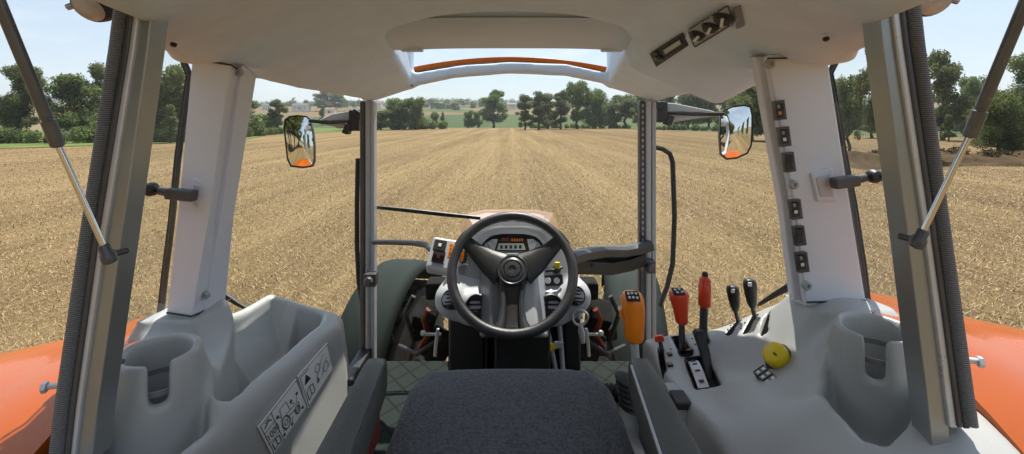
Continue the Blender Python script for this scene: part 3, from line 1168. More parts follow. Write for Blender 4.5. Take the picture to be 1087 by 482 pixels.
d = smax(d, -sc, .013)
d = smax(d, -cone(X, Y, Z, cr_, -.555, .047, -.34, .058), .010)
slot = sbox(X - (Y - .95) * .771, Y, Z, (cr_[0], .84, -.41), (.038, .22, .17), .012)
d = smax(d, -slot, .008)


# slots for the levers: an oblong well each, with a dark liner
SLOTS = [('main', (716, 372), (730, 370), (724, 362), (728, 381), .018)]
def slot_axes(a, b_):
    pa, na = RT.hit(*a)
    pb, nb = RT.hit(*b_)
    n = (na + nb).normalized()
    t_ = (pb - pa)
    t_ = (t_ - n * t_.dot(n))
    return (pa + pb) / 2, t_.normalized(), n, (pb - pa).length


WELLS = {'gear': ((718, 356), (729, 377), .034), 'hitch': ((700.5, 368), (704, 393), .013), 'big': ((738, 379), (752, 411), .058), 'hand': ((744.5, 355), (746.5, 366), .030),
         'valve_a': ((785, 340), (773, 355), .018), 'valve_b': ((802, 334), (792, 354), .022), 'valve_c': ((820, 330), (812, 357), .028)}
well_geo = {}
for k, (a, b_, w) in WELLS.items():
    c, t_, n, ln = slot_axes(a, b_)
    s_ = n.cross(t_)
    well_geo[k] = (c, t_, n, s_, ln, w)
    dx, dy, dz = X - c.x, Y - c.y, Z + EYE - c.z
    u = dx * t_.x + dy * t_.y + dz * t_.z
    v_ = dx * s_.x + dy * s_.y + dz * s_.z
    h_ = dx * n.x + dy * n.y + dz * n.z
    well = sbox(u, v_, h_, (0, 0, 0), (ln, w, .09), .006)
    d = smax(d, -well, .003)
fd.build(d, 'console_shell', 'console', right_console, relax=2)
del X, Y, Z, d, plan, foot, sc, slot, hgt, dx, dy, dz, u, v_, h_, well
for k, (c, t_, n, s_, ln, w) in well_geo.items():
    b = MB()
    hl, hw_ = ln / 2 - .0005, w / 2 - .0005
    top = [c + t_ * (i * hl) + s_ * (j * hw_) + n * .0012 for i, j in ((-1, -1), (1, -1), (1, 1), (-1, 1))]
    bot = [c + t_ * (i * hl * .96) + s_ * (j * hw_ * .9) - n * .038 for i, j in ((-1, -1), (1, -1), (1, 1), (-1, 1))]
    b.loft([top, bot], caps=False)
    b.add(bot, [(0, 1, 2, 3)], 0)
    if k in ('valve_a', 'valve_b', 'valve_c', 'hand', 'gear'):
        for i in np.linspace(-.8, .8, 9):
            b.box(c + t_ * (i * hl * .9) - n * .026, (.003, w * .8, .012), Matrix((t_, s_, n)).transposed(), 1)
    b.build('lever_slot', ['black', 'rubber'], right_console, angle=30)
b = MB()
b.lathe([(.0530, -.01), (.0535, 0), (.0505, 0), (.0500, -.01)], W(cr_[0], cr_[1], -.46), (0, 0, 1), 32, caps=False)
b.build('cup_ring', bpy.data.materials['cup_insert_grey'], right_console)
b = MB()
b.lathe([(.0495, -.004), (.048, .002), (.045, .005), (.045, .003), (0, .003)], W(cr_[0], cr_[1], -.553), (0, 0, 1), 28)
b.build('cup_insert', 'cup_insert_grey' if 'cup_insert_grey' in M else bpy.data.materials['cup_insert_grey'], right_console)
cam_eye = Vector((0, 0, EYE))
# black panel with six push marks
pa, n = RT.hit(814, 401)
c1, _ = RT.hit(804, 402)
c2, _ = RT.hit(820, 412)
n = (n + (cam_eye - pa).normalized() * .9).normalized()
ux = (c2 - c1)
ux = (ux - n * ux.dot(n)).normalized()
uy = n.cross(ux)
fr = Matrix((ux * 1.15, uy * 1.5, n)).transposed()
b = MB()
b.box(pa - n * .004, (.042, .020, .024), fr, 0)
for i in (-1, 0, 1):
    for j in (-1, 1):
        q_ = pa + ux * i * .0148 + uy * j * .0072 + n * .0085
        b.box(q_, (.0085, .0085, .001), fr, 2)
        b.box(q_ + n * .0006, (.0055, .004, .0008), fr, 1)
b.build('button_panel', ['black', 'white', 'inkgrey'], right_console, bevel=.0008)
# blank badge inset and small marks round the lever gates
for px, py in ((773, 350), (776, 346), (791, 343), (787, 349), (735, 360), (738, 366), (709, 389), (712, 371)):
    q_, nq = RT.hit(px, py)
    b = MB()
    b.box(q_ + nq * .0015, (.004, .007, .001), frame(nq), 0)
    b.build('gate_mark', 'ink', right_console)
for (px, py), sz, m_ in (((711, 377), (.012, .014), 0), ((711.5, 388), (.013, .016), 0), ((700, 359), (.016, .014), 0), ((732, 373), (.022, .010), 0)):
    q_, nq = RT.hit(px, py)
    b = MB()
    b.box(q_ + nq * .003, (sz[0], sz[1], .005), frame(nq), 0)
    b.box(q_ + nq * .006, (sz[0] * .5, sz[1] * .35, .001), frame(nq), 1)
    b.build('push_button', ['black', 'knob_orange'], right_console, bevel=.001)
# side tab with a recessed black latch by the armrest
b = MB()
q_ = W(.395, 1.13, -.70)
b.box(q_, (.03, .10, .09), None, 0)
b.box(q_ + Vector((-.002, -.03, .048)), (.036, .055, .018), None, 1)
b.box(q_ + Vector((-.004, -.01, .030)), (.036, .02, .02), None, 2)
b.build('cable_latch', ['console', 'black', 'alu'], right_console, bevel=.004)


# yellow knob
pk, nk = RT.hit(830, 383)
nk0 = nk
nk = (nk + Vector((-.22, -.55, .15))).normalized()
yk = empty('push_knob', pk, 'round yellow push knob on a black collar on the right console', 'knob')
b = MB()
b.lathe([(.041, -.026), (.041, .003), (.036, .010), (.026, .013), (0, .013)], pk + nk0 * .004 + Vector((.004, .004, -.002)), (nk0 + nk).normalized(), 28)
b.build('collar', 'black', yk, angle=50)
b = MB()
b.lathe([(.0225, .008), (.0275, .014), (.0285, .027), (.0265, .035), (.021, .039), (0, .040)], pk, nk, 28)
b.build('knob_cap', 'yellow', yk, angle=50)
b = MB()
fr = frame(nk)
b.box(pk + nk * .0405 - fr.col[1] * .010, (.004, .010, .001), fr)
b.build('knob_mark', 'ink', yk)


# ---- levers
def lever(name, base, path, r, label, group, knob, knob_mats, shaft='steel', marks=None):
    o = empty(name, base, label, 'lever', group)
    b = MB()
    b.tube(path, r, 12)
    b.build('shaft', shaft, o)
    kb = MB()
    knob(kb)
    o2 = kb.build('knob', knob_mats, o, angle=60)
    return o, o2


def knob_loft(kb, pts, radii, depth, n=16, flat=None, mat=0):
    """rounded grip: rings of half width/half depth along a leaning axis"""
    rings = []
    for (p, r_, dp) in zip(pts, radii, depth):
        rings.append([p + Vector((math.cos(q) * abs(math.cos(q)) ** -.25 * r_ if False else math.copysign(abs(math.cos(q)) ** .8, math.cos(q)) * r_, math.copysign(abs(math.sin(q)) ** .8, math.sin(q)) * dp, 0)) for q in [2 * math.pi * i / n for i in range(n)]])
    kb.loft(rings, mat)


# main gear lever, orange, stands between seat and console
Yg = 1.16
def k1(kb):
    rows = [(673, 361, .019, .022), (673, 358, .023, .026), (672.5, 340, .026, .028), (671.5, 326, .0285, .030), (671, 316, .0275, .029), (671, 311, .021, .022), (671, 309.5, .012, .012)]
    knob_loft(kb, [P(x, y, Yg) for x, y, *_ in rows], [r[2] for r in rows], [r[3] for r in rows])
    fr = frame(Vector((0, -.55, .8)))
    c = P(671.5, 314.5, Yg - .027)
    kb.box(c, (.032, .026, .004), fr, 1)
    for u, v in ((-.0095, .006), (-.0005, .007), (.009, .006), (-.0085, -.005), (.0005, -.005), (.0095, -.006)):
        kb.box(c + fr @ Vector((u, v, .003)), (.0052, .0055, .001), fr, 2)
    kb.box(P(659.5, 332, Yg), (.008, .014, .022), None, 0)
    kb.lathe([(.006, 0), (.006, .008), (0, .009)], P(660, 327, Yg), (-1, -.3, 0), 10, 2)
lever('gear_lever', W(.315, 1.18, -.95), [W(.345, 1.22, -1.0), P(676, 398, 1.18), P(674, 372, 1.165), P(673, 358, Yg)], [.014, .011, .010, .010], 'tall amber orange lever with a wide grip and shift pattern, beside the armrest', 'control levers', k1, ['knob_orange', 'ink', 'white'], 'alu')

# range lever, red orange
Yh = 1.30
c_, t_, n_, *_r = well_geo['gear']
def k2(kb):
    rows = [(723.5, 343, .013, .014), (723.5, 341, .016, .017), (722.5, 330, .019, .020), (721, 319, .024, .024), (720.5, 312, .026, .026), (720.5, 309, .022, .022), (720.5, 307.5, .012, .012)]
    knob_loft(kb, [P(x, y, Yh) for x, y, *_ in rows], [r[2] for r in rows], [r[3] for r in rows])
    fr = frame(Vector((0, -.45, .85)))
    c = P(720, 309.5, Yh - .018)
    kb.box(c, (.030, .022, .004), fr, 1)
    for u, v in ((-.008, .004), (.004, .006), (-.004, -.005), (.009, -.003)):
        kb.box(c + fr @ Vector((u, v, .003)), (.006, .005, .001), fr, 2)
lever('range_lever', c_, [c_ - n_ * .03, P(724, 360, Yh), P(723.5, 342, Yh)], [.009, .0085, .008], 'short flared red orange lever with a black patterned top, in the square slot', 'control levers', k2, ['knob_red', 'ink', 'white'])

# hand brake, straight red grip
c_, t_, n_, *_r = well_geo['hand']
Yb = c_.y - .01
def k3(kb):
    rows = [(748, 326, .012, .012), (748, 324, .0165, .0165), (748, 312, .0165, .0165), (748.2, 296, .0155, .0155), (748.4, 295, .012, .012), (748.4, 293, .008, .008)]
    knob_loft(kb, [P(x, y, Yb) for x, y, *_ in rows], [r[2] for r in rows], [r[3] for r in rows])
    kb.lathe([(.0085, 0), (.0085, .010), (.006, .013), (0, .013)], P(748.4, 293.5, Yb), (0, 0, 1), 12, 1)
lever('hand_brake', c_, [c_ - n_ * .03, P(746.5, 352, Yb), P(747.5, 325, Yb)], [.011, .0115, .011], 'slim upright red grip with a black button, on a dark shaft', 'control levers', k3, ['knob_red', 'black'])

# two black valve levers at the outer edge
for key, kx, ky0, ky1, lab in (('valve_a', 778, 303, 329, 'black valve lever, the shorter one nearer the red hand brake grip'), ('valve_b', 796, 296, 325, 'black valve lever, the taller one nearer the white pillar')):
    c_, t_, n_, *_r = well_geo[key]
    Yv = c_.y + .01
    def k4(kb):
        rows = [(kx + 2.5, ky1 + 1, .008), (kx + 2.2, ky1 - 3, .0125), (kx + 1, ky1 - 12, .0155), (kx, ky0 + 6, .0175), (kx - .4, ky0 + 1.5, .015), (kx - .4, ky0, .008)]
        knob_loft(kb, [P(x, y, Yv) for x, y, _ in rows], [r[2] for r in rows], [r[2] * .85 for r in rows])
        kb.box(P(kx, ky0 + 6, Yv - .0165), (.010, .003, .010), None, 1)
    lever('valve_lever', c_, [c_ - n_ * .03, P(kx + 5.5, ky1 + 12, Yv), P(kx + 2.5, ky1, Yv)], [.006, .006, .006], lab, 'control levers', k4, ['black', 'white'])

# hitch lever: small flat red button on a stalk in the narrow slot
c_, t_, n_, s_, *_r = well_geo['hitch']
q_, nq = RT.hit(703, 372)
def k5(kb):
    fr = frame(nq, t_)
    kb.box(q_ + nq * .034, (.026, .016, .012), Matrix((s_, t_, nq)).transposed(), 0)
    kb.box(q_ + nq * .041, (.022, .011, .004), Matrix((s_, t_, nq)).transposed(), 0)
hl_, hk = lever('hitch_lever', c_, [q_ - nq * .03, q_ + nq * .03], .006, 'small flat red orange slider knob in the narrow slot before the armrest', 'control levers', k5, ['knob_red'])

# position lever: black paddle with a bright quadrant in the wide slot
c_, t_, n_, s_, ln_, w_ = well_geo['big']
pl = empty('position_lever', c_, 'black paddle lever leaning over a bright quadrant plate in the wide slot', 'lever', 'control levers')
if s_.x < 0:
    s_ = -s_
b = MB()
base_ = c_ + s_ * .016 - n_ * .02
tipp = P(742, 350, 1.30)
midp = P(748, 374, 1.27)
b.loft([[p + Vector((dx * r_, dy * r_, 0)) for dx, dy in ((-1, -1), (1, -1), (1, 1), (-1, 1))] for p, r_ in ((base_, .008), (midp, .0125), (tipp + Vector((0, 0, -.012)), .0145), (tipp, .011))])
b.build('paddle', 'black', pl, bevel=.004)
b = MB()
rows = []
for i in np.linspace(-1, 1, 9):
    ctr = c_ + t_ * (i * ln_ * .44) - s_ * .010 + n_ * (.010 - .016 * i * i)
    rows.append([ctr - s_ * .013, ctr + s_ * .013, ctr + s_ * .013 - n_ * .03, ctr - s_ * .013 - n_ * .03])
b.loft(rows)
for i, sz in ((-.75, .012), (-.3, .006), (.2, .006), (.72, .010)):
    b.box(c_ + t_ * (i * ln_ * .44) - s_ * .010 + n_ * (.0112 - .016 * i * i), (.012, sz, .001), Matrix((s_, t_, n_)).transposed(), 1)
b.build('quadrant', ['alu', 'ink'], pl, angle=30)

# ---- seat
seat = empty('driver_seat', W(0, .75, -1.05), 'dark blue grey fabric driver seat cushion facing the steering wheel', 'seat')
fd = Field((-.27, .30, -.76), (.27, 1.14, -.50), .0085)
X, Y, Z = fd.X, fd.Y, fd.Z
xx = X + .002
pl_ = spoly(xx, Y, [(-.215, .33), (-.215, 1.0), (-.19, 1.085), (.18, 1.09), (.212, 1.0), (.215, .33)]) - .004
crown = -.565 + .016 * np.clip(abs(xx) - .12, 0, 1) / .09 * 0 + .006 * np.cos(xx * 7) + .004 - .006 * np.clip(Y - .96, 0, 1) ** 2 / .012 - .004
d = smax(pl_, np.maximum(Z - crown, -.71 - Z), .021)
seam = abs(abs(xx) - .155 + .02 * np.clip(Y - .9, 0, 1)) - .0
d = d + .003 * np.exp(-(seam / .008) ** 2) * (Z > -.62)
fd.build(d, 'cushion', 'weave', seat, relax=2)
del X, Y, Z, d, xx, pl_, crown, seam
b = MB()
b.box(W(0, .70, -.80), (.38, .62, .16), None, 0)
b.box(W(0, .68, -.97), (.30, .46, .18), None, 0)
b.build('seat_base', 'black', seat, bevel=.02)


def armrest(label, pts, sx):
    o = empty('armrest', W(sx * .26, .6, -.56), label, 'armrest', 'armrests of the driver seat')
    rings = []
    # sections along the length, front end rounded
    (x0a, x0b), (x1a, x1b), yf = pts
    secs = [(yf + .012, .55), (yf + .008, .8), (yf - .004, .95), (yf - .03, 1), (.80, 1), (.65, 1), (.50, 1), (.35, 1)]
    for y, k in secs:
        f_ = (y - .65) / (yf - .65)
        a, c = x1a + (x0a - x1a) * f_, x1b + (x0b - x1b) * f_
        m_, hw_ = (a + c) / 2, (c - a) / 2 * k
        h_ = .037 * k
        zc_ = -.462 - .037 - (1 - k) * .012
        ring = []
        for q in range(20):
            th = 2 * math.pi * q / 20
            ex = .42
            ring.append(W(m_ + math.copysign(abs(math.cos(th)) ** ex, math.cos(th)) * hw_, y, zc_ + math.copysign(abs(math.sin(th)) ** ex, math.sin(th)) * h_))
        rings.append(ring)
    b = MB()
    b.loft(rings[::-1] if sx else rings)
    b.build('arm_pad', 'armleather', o, angle=70)
    # piping seam along the inner top edge, and the carrier below
    b = MB()
    xin = (lambda f_: (x1b + (x0b - x1b) * f_) - .003) if sx < 0 else (lambda f_: (x1a + (x0a - x1a) * f_) + .003)
    b.tube([W(xin((y - .65) / (yf - .65)), y, -.4665) for y in (.35, .5, .65, .8, yf - .03)], .0026, 8)
    b.build('piping', 'rubber' if sx < 0 else 'greypaint', o)
    b = MB()
    b.box(W(sx * .25 - .005, .60, -.565), (.022, .55, .05))
    b.box(W(sx * .25 - .005, .42, -.66), (.03, .06, .22))
    b.build('arm_bracket', 'steel' if sx > 0 else 'redpaint', o, bevel=.005)
    return o


armrest('dark padded armrest beside the storage bin, a red strip under it', ((-.287, -.243), (-.279, -.219), .925), -1)
armrest('olive black padded armrest beside the lever slots, pale piped edge', ((.2265, .272), (.204, .271), .925), 1)

# pivoting control arm with bellows below the right armrest
arm = empty('control_arm', W(.21, 1.0, -.78), 'grey control arm with a black rubber bellows below the right armrest', 'control arm')
fd = Field((.10, .80, -.90), (.34, 1.14, -.56), .007)
X, Y, Z = fd.X, fd.Y, fd.Z
a1 = sbox(X + (Z + .7) * .15, Y, Z, (.262, .97, -.71), (.09, .10, .22), .04)
a1 = smin(a1, sbox(X, Y, Z, (.222, .985, -.70), (.055, .05, .20), .02), .03)
d = smax(a1, -sbox(X, Y, Z, (.245, .955, -.60), (.05, .09, .10), .02), .012)
fd.build(d, 'arm_shell', 'console', arm, relax=2)
del X, Y, Z, a1, d
b = MB()
q0, q1 = P(641, 416, 1.045), P(672, 418, 1.0)
path = [q0.lerp(q1, i / 24) for i in range(25)]
b.tube(path, [.013 if i % 4 < 2 else .018 for i in range(25)], 14)
b.build('bellows', 'rubber', arm, angle=25)
b = MB()
for k in range(6):
    c = P(664 + 1.0 * k, 402 + 6 * k, 1.0 - .004 * k)
    b.lathe([(.010, -.006), (.024, 0), (.010, .006)], c, (.25, -.15, 1), 14)
b.build('joystick_boot', 'rubber', arm, angle=25)
b = MB()
b.box(P(657, 474, .955), (.022, .05, .10))
b.build('arm_foot', 'black', arm, bevel=.005)

# ---- steering wheel
WC = W(.001, 1.45, -.462)
wu, wn = Vector((0, .643, .766)), Vector((0, -.766, .643))
wx = Vector((1, 0, 0))
steer = empty('steering_wheel', WC, 'black three spoked steering wheel with ridged hub cover', 'steering wheel')


def wp(u, v, w=0):
    return WC + wx * u + wu * v + wn * w


b = MB()
b.tube([wp(.1865 * math.cos(a), .1865 * math.sin(a)) for a in np.linspace(0, 2 * math.pi, 73)[:-1]], .0152, 16, closed=True)
b.build('wheel_rim', 'wheelrim', steer)
b = MB()
for s in (-1, 1):
    secs = []
    for (u, v, w, hw_, th) in ((.035, .014, -.020, .054, .014), (.075, .038, -.018, .041, .013), (.115, .068, -.012, .028, .011), (.145, .095, -.005, .022, .010), (.168, .112, .0, .030, .009)):
        dr = Vector((u * s, v))
        tang = Vector((-dr.y, dr.x)).normalized()
        c = wp(u * s, v, w)
        a_ = wx * tang.x + wu * tang.y
        secs.append([c + a_ * (math.cos(q) * hw_) + wn * (math.sin(q) * th) for q in [2 * math.pi * i / 12 for i in range(12)]])
    b.loft(secs)
    # lower prongs
    secs = []
    for (u, v, w, hw_, th) in ((.030, -.005, -.020, .018, .012), (.030, -.05, -.020, .010, .011), (.026, -.10, -.014, .009, .010), (.030, -.145, -.006, .012, .010), (.042, -.180, 0, .020, .009)):
        c = wp(u * s, v, w)
        secs.append([c + wx * (math.cos(q) * hw_) + wn * (math.sin(q) * th) for q in [2 * math.pi * i / 12 for i in range(12)]])
    b.loft(secs)
secs = []
for (v, w, hw_, th) in ((.03, -.024, .048, .012), (-.03, -.026, .044, .012), (-.08, -.026, .028, .010), (-.13, -.022, .026, .009), (-.165, -.016, .036, .008)):
    secs.append([wp(math.cos(q) * hw_, v, w + math.sin(q) * th) for q in [2 * math.pi * i / 14 for i in range(14)]])
b.loft(secs)
b.build('spokes', 'black', steer, angle=50)
b = MB()
b.lathe([(.052, -.03), (.050, -.004), (.045, .004), (.040, .001), (.037, .004), (.030, .006), (.027, .003), (.024, .007), (.012, .008), (.010, .005), (0, .005)], wp(0, .005, -.004), wn, 40)
b.build('hub_cover', mat('hub_plastic', (.045, .045, .047), .34, var=.1), steer, angle=30)

# ---- dashboard pod and what it carries
dash = empty('dashboard', W(0, 1.65, -1.05), 'grey dashboard pod with instrument cluster and round air vents behind the steering wheel', 'dashboard')
DO = W(0, 1.575, -.52)
du, dn = Vector((0, .47, .883)), Vector((0, -.883, .47))
cam = Vector((0, 0, EYE))


def dpt(px, py, w=0.0):
    """photo point on the plane of the pod's face, raised by w"""
    ray = Vector(((px - CX) / F, 1, (HY - py) / F))
    o_ = DO + dn * w
    t_ = (o_ - cam).dot(dn) / ray.dot(dn)
    return cam + ray * t_


def duv(px, py):
    p = dpt(px, py) - DO
    return p.x, p.dot(du)


outl = [(467, 306), (471, 328), (478, 340), (492, 346), (598, 346), (611, 340), (618, 326), (620, 304), (611, 276), (602, 254), (590, 240), (576, 234.5), (544, 232.5), (512, 234.5), (498, 240), (486, 254), (474, 284)]
fd = Field((-.30, 1.36, -.80), (.30, 1.94, -.28), .0075)
X, Y, Z = fd.X, fd.Y, fd.Z
ox, oy, oz = DO.x, DO.y, DO.z - EYE
V_ = (Y - oy) * du.y + (Z - oz) * du.z
W_ = (Y - oy) * dn.y + (Z - oz) * dn.z
out = spoly(X, V_, [duv(*q) for q in outl])
d = smax(out - W_ * .0 + np.clip(-W_, 0, .3) * .25, np.maximum(W_ - .0, -.20 - W_), .03)
# cheeks of the lower vents bulge toward the driver
for px, py, r_ in ((478, 318, .062), (507, 326, .060), (585, 326, .060), (611, 315, .062)):
    u0, v0 = duv(px, py)
    d = smin(d, np.sqrt((X - u0) ** 2 + (V_ - v0) ** 2 + (np.maximum(abs(W_ + .03) - .03, 0)) ** 2 * 1.5) - r_ * .82, .03)
# recess of the instrument cluster
arch = [(507, 268), (510, 259), (519, 250), (532, 246.5), (556, 246.5), (570, 250), (578, 259), (581, 268)]
rec = spoly(X, V_, [duv(*q) for q in arch])
d = smax(d, -smax(rec, -.018 - W_, .004), .006)
fd.build(d, 'pod_shell', 'pod', dash, relax=2)
del X, Y, Z, d, out, V_, W_, rec
# cowl, paler, above the cluster
b = MB()
b.prism([dpt(x, y, .001) for x, y in ((503, 262), (507, 252), (516, 245), (530, 241.5), (558, 241.5), (573, 245), (581, 252), (585, 262), (584, 255), (588, 246), (578, 238.5), (560, 235.5), (528, 235.5), (510, 238.5), (500, 246), (504, 255))][:0] or
        [dpt(x, y, .002) for x, y in ((504, 250), (512, 243), (530, 240), (558, 240), (575, 243), (584, 250), (578, 239.5), (560, 236), (528, 236), (510, 239.5))], dn * .004)
b.build('cowl', 'pale', dash)
# cluster: dark surround, two dials and a display
ic = [(508, 267), (511, 259), (520, 250.5), (532, 247.5), (556, 247.5), (569, 250.5), (577, 259), (580, 267)]
b = MB()
b.prism([dpt(x, y, -.016) for x, y in ic], dn * .003, 0)
b.prism([dpt(x, y, -.012) for x, y in ((512, 265.5), (515, 258.5), (523, 254), (528.5, 254), (525, 266))], dn * .002, 1)
b.prism([dpt(x, y, -.012) for x, y in ((562, 266), (559.5, 254), (566, 254), (573, 258.5), (576, 265.5))], dn * .002, 1)
b.prism([dpt(x, y, -.012) for x, y in ((527.5, 265.5), (529.5, 258.5), (556, 258.5), (558, 265.5))], dn * .002, 2)
b.prism([dpt(x, y, -.012) for x, y in ((531, 256), (533, 252.5), (540, 252.5), (539, 256))], dn * .002, 3)
for k in range(5):
    b.prism([dpt(x, y, -.0095) for x, y in ((531 + 5 * k, 264), (531 + 5 * k, 260.5), (533.6 + 5 * k, 260.5), (533.6 + 5 * k, 264))], dn * .0006, 4)
    b.prism([dpt(x, y, -.012) for x, y in ((543 + 2.6 * k, 256), (543 + 2.6 * k, 253.5), (544.6 + 2.6 * k, 253.5), (544.6 + 2.6 * k, 256))], dn * .0012, 5)
for cx_, sgn in ((520, 1), (568, -1)):
    for k in range(6):
        a = R(35 + k * 24) if sgn > 0 else R(145 - k * 24)
        p0 = (cx_ + 4.5 * math.cos(a), 263 - 6 * math.sin(a))
        p1 = (cx_ + 6.5 * math.cos(a), 263 - 8.5 * math.sin(a))
        q0, q1 = dpt(*p0, -.0092), dpt(*p1, -.0092)
        b.tube([q0, q1], .0008, 5, 4)
    b.tube([dpt(cx_, 263.5, -.009), dpt(cx_ - 3.5 * sgn, 257.5, -.009)], .0011, 5, 3)
b.build('instrument_cluster', ['lens', 'gauge', 'lcd', 'redpaint', 'ink', 'knob_orange'], dash, angle=0)


def vent(px, py, r, tilt):
    b = MB()
    ax = (dn + wx * tilt).normalized()
    c = dpt(px, py, .041)
    b.lathe([(r, -.02), (r, .006), (r * .9, .009), (r * .86, .003), (r * .86, -.004), (0, -.004)], c, ax, 28, 0)
    fr = frame(ax, du)
    for k in (-.55, -.2, .2, .55):
        b.box(c + fr @ Vector((0, k * r, .0)), (r * 1.62 * math.sqrt(1 - k * k), .004, .010), fr @ Matrix.Rotation(R(25), 3, 'X'), 1)
    b.build('air_vent', ['black', 'black'], dash, angle=40)


vent(478, 318, .030, -.45)
vent(507, 326, .040, -.1)
vent(585, 326, .040, .1)
vent(612, 314, .030, .45)
# hazard switch pocket left, cluster of small displays, key and light switch right
b = MB()
b.prism([dpt(x, y, .002) for x, y in ((487.5, 277), (489, 267), (494, 266), (497, 271), (495, 279), (490, 280.5))], dn * .006, 0)
b.prism([dpt(x, y, .009) for x, y in ((488.5, 276.5), (489.5, 268), (493, 267.3), (492.3, 275), (490.5, 279))], dn * .006, 1)
b.build('hazard_switch', ['black', 'knob_orange'], dash, bevel=.001)
b = MB()
b.prism([dpt(x, y, .004) for x, y in ((572, 279), (579, 266), (586, 262), (589, 271), (580, 280), (575, 284))], dn * .010, 0)
for k in range(3):
    b.box(dpt(576.5 + 3.2 * k, 277.5 - 3 * k, .0155), (.008, .002, .004), None, 1)
b.build('side_display', ['black', 'white'], dash, bevel=.002)
b = MB()
b.prism([dpt(x, y, .003) for x, y in ((575.5, 304), (575.5, 293), (597, 291.5), (598, 303))], dn * .006, 0)
for px in (581.5, 591):
    b.lathe([(.010, 0), (.010, .003), (.0075, .004), (.0075, .002), (.003, .002), (.003, .004), (0, .004)], dpt(px, 298, .009), dn, 18, 1)
b.build('light_switch', ['black', 'white'], dash, bevel=.001)
b = MB()
kc = dpt(591, 286, .004)
b.lathe([(.014, -.01), (.014, .008), (.010, .012), (0, .012)], kc, dn, 18, 0)
b.box(kc + dn * .025 + du * .008, (.016, .010, .022), None, 1)
b.tube([dpt(579, 288, .02), dpt(586, 287, .03), dpt(597, 284, .02)], .005, 8, 0)
b.build('ignition_key', ['black', 'yellow'], dash, bevel=.002)
b = MB()
pts = ((487, 272), (486, 262), (493, 257), (503, 262), (511, 272), (518, 281), (518, 292), (506, 292), (488, 287))
b.prism([dpt(x, y, .0) for x, y in ((498, 266), (509, 270), (518, 280), (519, 297), (505, 296), (487, 291), (486, 283), (497, 281))], dn * .004)
b.build('trim_panel', mat('dash_trim', (.20, .205, .22), .4), dash, bevel=.002)
# steering column shroud, two-tone
b = MB()
for m_, x0, x1 in ((0, -.100, -.001), (1, .001, .100)):
    secs = []
    for w, v, k in ((-.035, -.01, .72), (-.10, .01, 1.0), (-.15, .03, 1.15)):
        secs.append([wp(x0 * k, v + .075, w), wp(x1 * k, v + .075, w), wp(x1 * k, v - .115 - .1 * k * .6, w), wp(x0 * k * .9, v - .115 - .1 * k * .6, w)])
    b.loft(secs, m_)
b.build('column_shroud', [mat('shroud_dark', (.15, .155, .165), .42, bump=.2, bscale=500), 'pod'], dash, bevel=.010, seg=3)
# switch box on the left cheek
sb = empty('switch_box', P(470, 285, 1.62), 'grey box with two rocker switches left of the steering wheel', 'switch box')
b = MB()
fr = frame(Vector((.1, -.75, .6)))
c = P(470, 269, 1.64)
b.box(c - fr.col[2] * .03, (.095, .118, .06), fr, 0)
b.build('box_shell', 'pod', sb, bevel=.012, seg=3)
for k, (px, py) in enumerate(((467, 261), (465.5, 273))):
    b = MB()
    q_ = P(px, py, 1.615)
    b.box(q_, (.042, .038, .014), fr, 0)
    b.box(q_ + fr.col[2] * .0075, (.010, .012, .002), fr, 1)
    b.build('rocker_switch', ['black', 'white' if k == 0 else 'knob_red'], sb, bevel=.004)
b = MB()
b.box(P(478.5, 266.5, 1.605), (.014, .050, .016), fr, 0)
for k in range(4):
    b.lathe([(.003, 0), (.003, .003), (0, .003)], P(478.5, 261 + 3.7 * k, 1.598), fr.col[2], 8, 1)
b.build('indicator_lamp', ['knob_orange', 'ink'], sb, bevel=.003)

# lower column: black housing, pillars and pedals
colm = empty('steering_column', W(0, 1.72, -1.05), 'black steering column housing under the dashboard', 'column')
b = MB()
b.box(W(-.16, 1.74, -.88), (.13, .14, .36), None, 0)
b.box(W(.035, 1.68, -.88), (.19, .18, .36), None, 0)
b.box(W(.215, 1.74, -.88), (.06, .14, .36), None, 0)
b.box(W(0, 1.86, -.88), (.46, .06, .36), None, 1)
b.build('housing', ['black', mat('soot_black', (.012, .012, .013), .6)], colm, bevel=.012)
b = MB()
b.box(W(-.155, 1.62, -.985), (.17, .10, .10), None, 0)
for k in range(7):
    b.box(W(-.155, 1.569, -.95 - .012 * k), (.16, .006, .005), None, 0)
b.box(W(-.055, 1.64, -.98), (.06, .03, .16), None, 1)
b.box(W(.0, 1.583, -.958), (.19, .012, .006), None, 0)
b.build('column_foot', ['black', 'greypaint'], colm, bevel=.004)
ring = []
b = MB()
kr = P(616, 337, 1.50)
b.tube([kr + Vector((.024 * math.cos(a), -.004 * math.sin(2 * a), .024 * math.sin(a))) for a in np.linspace(0, 2 * math.pi, 25)[:-1]], .004, 8, closed=True)
b.tube([kr + Vector((.0, .0, -.02)), P(617, 352, 1.50), P(619, 364, 1.50)], [.006, .011, .007], 10)
b.lathe([(.010, 0), (.008, .008), (0, .01)], kr + Vector((0, .01, 0)), (0, -1, 0), 10)
pr = b.build('pull_ring', 'alu', base=kr + Vector((0, 0, -.09)))
tag(pr, 'shiny metal pull ring hanging at the right lower corner of the dashboard', 'pull ring')
